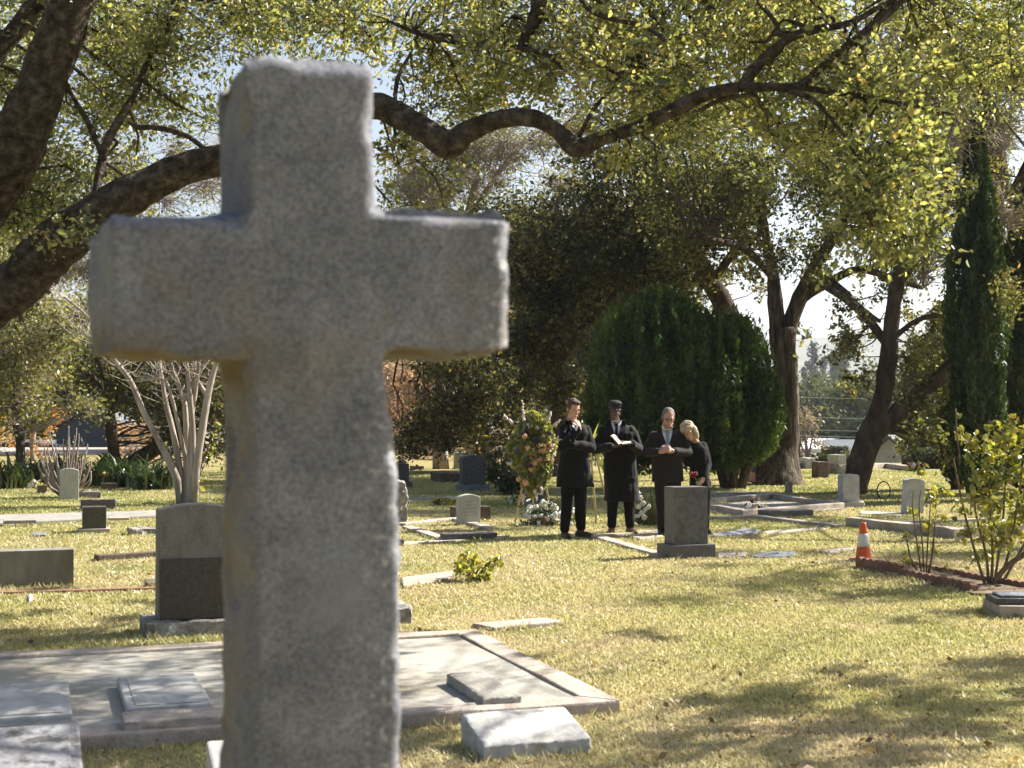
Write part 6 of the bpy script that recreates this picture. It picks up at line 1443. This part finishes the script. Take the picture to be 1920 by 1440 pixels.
eyes(hc, Rm, f.root, M['hair_blond'], .90).build('lips', M['lips'], f.root, True)
def rose():
    hnd = f.o+q(1314,905,-.22); top = P(1300,893,f.d-.30); root = thing('red_rose', 'red rose held low by the blond woman', 'flower', hnd)
    m = MB(); m.tube([Vector((.012,0,-.05)), Vector((0,0,0)), (top-hnd)*.6+Vector((0,0,-.015)), top-hnd], .004, 6); m.build('stem', M['stem_green'], root, True)
    for k in range(3): o = bpy.data.objects.new('flower', FL['petal_red']); COL.objects.link(o); o.parent = root; o.location = (top-hnd)+Vector(((-.01,.025,-.03)[k],0,(0,.03,.025)[k])); o.scale = (1.05,)*3; o.rotation_euler = (k,k*2,0)
    m = MB(); a = (top-hnd)*.5; m.add([a, a+Vector((.03,-.01,.03)), a+Vector((.06,0,.02)), a+Vector((.03,.0,-.01))], [(0,1,2,3)]); m.build('leaf', M['stem_green'], root)
rose()
# ============================================================ grass
def in_poly(x, y, poly):
    c = np.zeros(len(x), bool); n = len(poly)
    for i in range(n):
        x0,y0 = poly[i-1][0],poly[i-1][1]; x1,y1 = poly[i][0],poly[i][1]
        if y0 == y1: continue
        c ^= ((y0 > y) != (y1 > y)) & (x < (x1-x0)*(y-y0)/(y1-y0)+x0)
    return c
def grass():
    rg = np.random.default_rng(9); n = 700000
    d = 1/(1/5.0-(1/5.0-1/42.)*rg.random(n)**1.0)         # density falls with distance squared
    d = 5.0*np.exp(rg.random(n)*math.log(42/5.0)); x = (rg.random(n)*2-1)*(d*.45+1.6); y = d
    ok = np.ones(n, bool)
    for p in EXCL: ok &= ~in_poly(x, y, p)
    x, y = x[ok], y[ok]; n = len(x)
    tone = lawn_tone(x, y); bare = (tone < .13+.05*rg.random(n)) | ((fbm(np.stack([x,y,0*x+3],1), .75, 3, 41) > .42+.25*rg.random(n)) & (rg.random(n) < .85))
    x, y, tone = x[~bare], y[~bare], tone[~bare]; n = len(x)
    h = (.012+.014*rg.random(n))*(1+.4*np.clip(tone,0,1)); w = .0032+.00062*y; h = h*(1+.012*y)
    a = rg.uniform(0,2*math.pi,n); ln = rg.normal(size=(n,2))*.6
    b = np.stack([x,y,np.full(n,-.004)],1); s = np.stack([np.cos(a),np.sin(a),0*a],1)*w[:,None]; t = b+np.stack([ln[:,0]*h,ln[:,1]*h,h],1)
    # longer untrimmed blades against the stones
    E = []
    for p in EXCL:
        for i in range(len(p)):
            a0, a1 = np.array(p[i-1][:2]), np.array(p[i][:2]); L = np.linalg.norm(a1-a0); k = int(L*(150 if a0[1] < 14 else 60)); u = (a1-a0)/(L+1e-9); nn = np.array([u[1],-u[0]])*(1 if area2(p) > 0 else -1)
            if k: q = rg.random(k)[:,None]; gate = vnoise(np.concatenate([a0+u*q*L, 0*q],1), 3.5, 12) > -.15; E.append((a0+u*q*L+nn*(.004+.035*rg.random(k))[:,None])[gate])
    E = np.concatenate(E); ke = np.ones(len(E),bool)
    for p in EXCL: ke &= ~in_poly(E[:,0], E[:,1], p)
    E = E[ke]; m_ = len(E); he = .025+.045*rg.random(m_)**1.5; ae = rg.uniform(0,6.28,m_); le = rg.normal(size=(m_,2))*.5
    be = np.concatenate([E, np.full((m_,1),-.004)],1); se = np.stack([np.cos(ae),np.sin(ae),0*ae],1)*(.0032+.0005*E[:,1])[:,None]; te = be+np.stack([le[:,0]*he,le[:,1]*he,he],1)
    b = np.concatenate([b,be]); s = np.concatenate([s,se]); t = np.concatenate([t,te]); tone = np.concatenate([tone, .45+.2*rg.normal(size=m_)]); n += m_
    V = np.stack([b-s,b+s,t],1).reshape(-1,3); F = (np.arange(n)*3)[:,None]+np.array([[0,1,2]])
    r = np.clip(tone+.11*rg.normal(size=n),0,1)
    me = mesh_np('grass', V, F, {'rnd': np.repeat(r,3)})
    gm = leafmat('grass blade', [(.50,.42,.30),(.54,.47,.30),(.48,.435,.225),(.35,.355,.14),(.17,.20,.06)], trans=.42, gloss=.03, tcol=(1.1,1.08,.85))
    o = link('grass', me, gm); tag(o, 'short dry yellowing lawn grass', kind='stuff')
    # fallen leaves
    n = 5200; d = 5.0*np.exp(rg.random(n)*math.log(30/5.0)); x = (rg.random(n)*2-1)*d*.42; keep = fbm(np.stack([x,d,0*x],1), .5, 2, 4) > -.25; x = x[keep]; d = d[keep]; n = len(x)
    C = np.stack([x,d,.02+.02*rg.random(n)],1)
    o = link('fallen_leaves', leaf_mesh('fallen_leaves', C, .036, .55, 1, 1.6, None, rg=rg), leafmat('dead leaf', [(.10,.06,.03),(.22,.13,.06),(.34,.23,.12),(.42,.33,.2)], trans=.2, gloss=.04)); tag(o, 'scattered brown fallen leaves on the lawn', kind='stuff')
grass()
# ============================================================ air, light, camera
def haze():
    mb = MB(); mb.box(-2500,2900,-60,3450,-24,330); me = mb.mesh('haze')
    m = bpy.data.materials.new('haze'); m.use_nodes = True; nt = m.node_tree; nt.nodes.clear()
    v = nt.nodes.new('ShaderNodeVolumePrincipled'); v.inputs['Color'].default_value = (.86,.92,1,1); v.inputs['Density'].default_value = HAZE; v.inputs['Anisotropy'].default_value = .3
    o = nt.nodes.new('ShaderNodeOutputMaterial'); nt.links.new(v.outputs[0], o.inputs['Volume'])
    h = link('haze', me, m); tag(h, 'thin pale haze over the valley', kind='stuff')
HAZE = .0002
haze()
W = bpy.data.worlds.new('World'); S.world = W; W.use_nodes = True; nt = W.node_tree
sky = nt.nodes.new('ShaderNodeTexSky'); sky.sky_type = 'NISHITA'; sky.sun_disc = False; sky.sun_elevation = SUN_EL; sky.sun_rotation = SUN_AZ
sky.air_density = 1.0; sky.dust_density = 2.4; sky.ozone_density = 1.0
bg = nt.nodes['Background']; bg.inputs['Strength'].default_value = .053; nt.links.new(sky.outputs[0], bg.inputs[0])
sl = bpy.data.lights.new('sun', 'SUN'); sl.energy = 5.0; sl.angle = R(.5); sl.color = (1,.95,.87)
so = bpy.data.objects.new('sun', sl); COL.objects.link(so); so.rotation_euler = Vector(SUNV).to_track_quat('Z','Y').to_euler()
cd = bpy.data.cameras.new('camera'); cam = bpy.data.objects.new('camera', cd); COL.objects.link(cam); S.camera = cam
cd.sensor_fit = 'HORIZONTAL'; cd.sensor_width = 36; cd.lens = FPX/1920*36; cd.clip_start = .05; cd.clip_end = 6000
cam.location = CAM; cam.rotation_euler = (math.pi/2+PITCH, 0, 0)
cd.dof.use_dof = True; cd.dof.focus_distance = 18.5; cd.dof.aperture_fstop = 5.0
S.view_settings.view_transform = 'Standard'; S.view_settings.look = 'None'; S.view_settings.gamma = 1; S.view_settings.exposure = EXPO = 1.62
c = S.cycles; c.max_bounces = 6; c.diffuse_bounces = 3; c.glossy_bounces = 2; c.transmission_bounces = 4; c.volume_bounces = 0; c.transparent_max_bounces = 4
c.use_denoising = True; c.sample_clamp_indirect = 6; c.use_adaptive_sampling = True; c.adaptive_threshold = .01
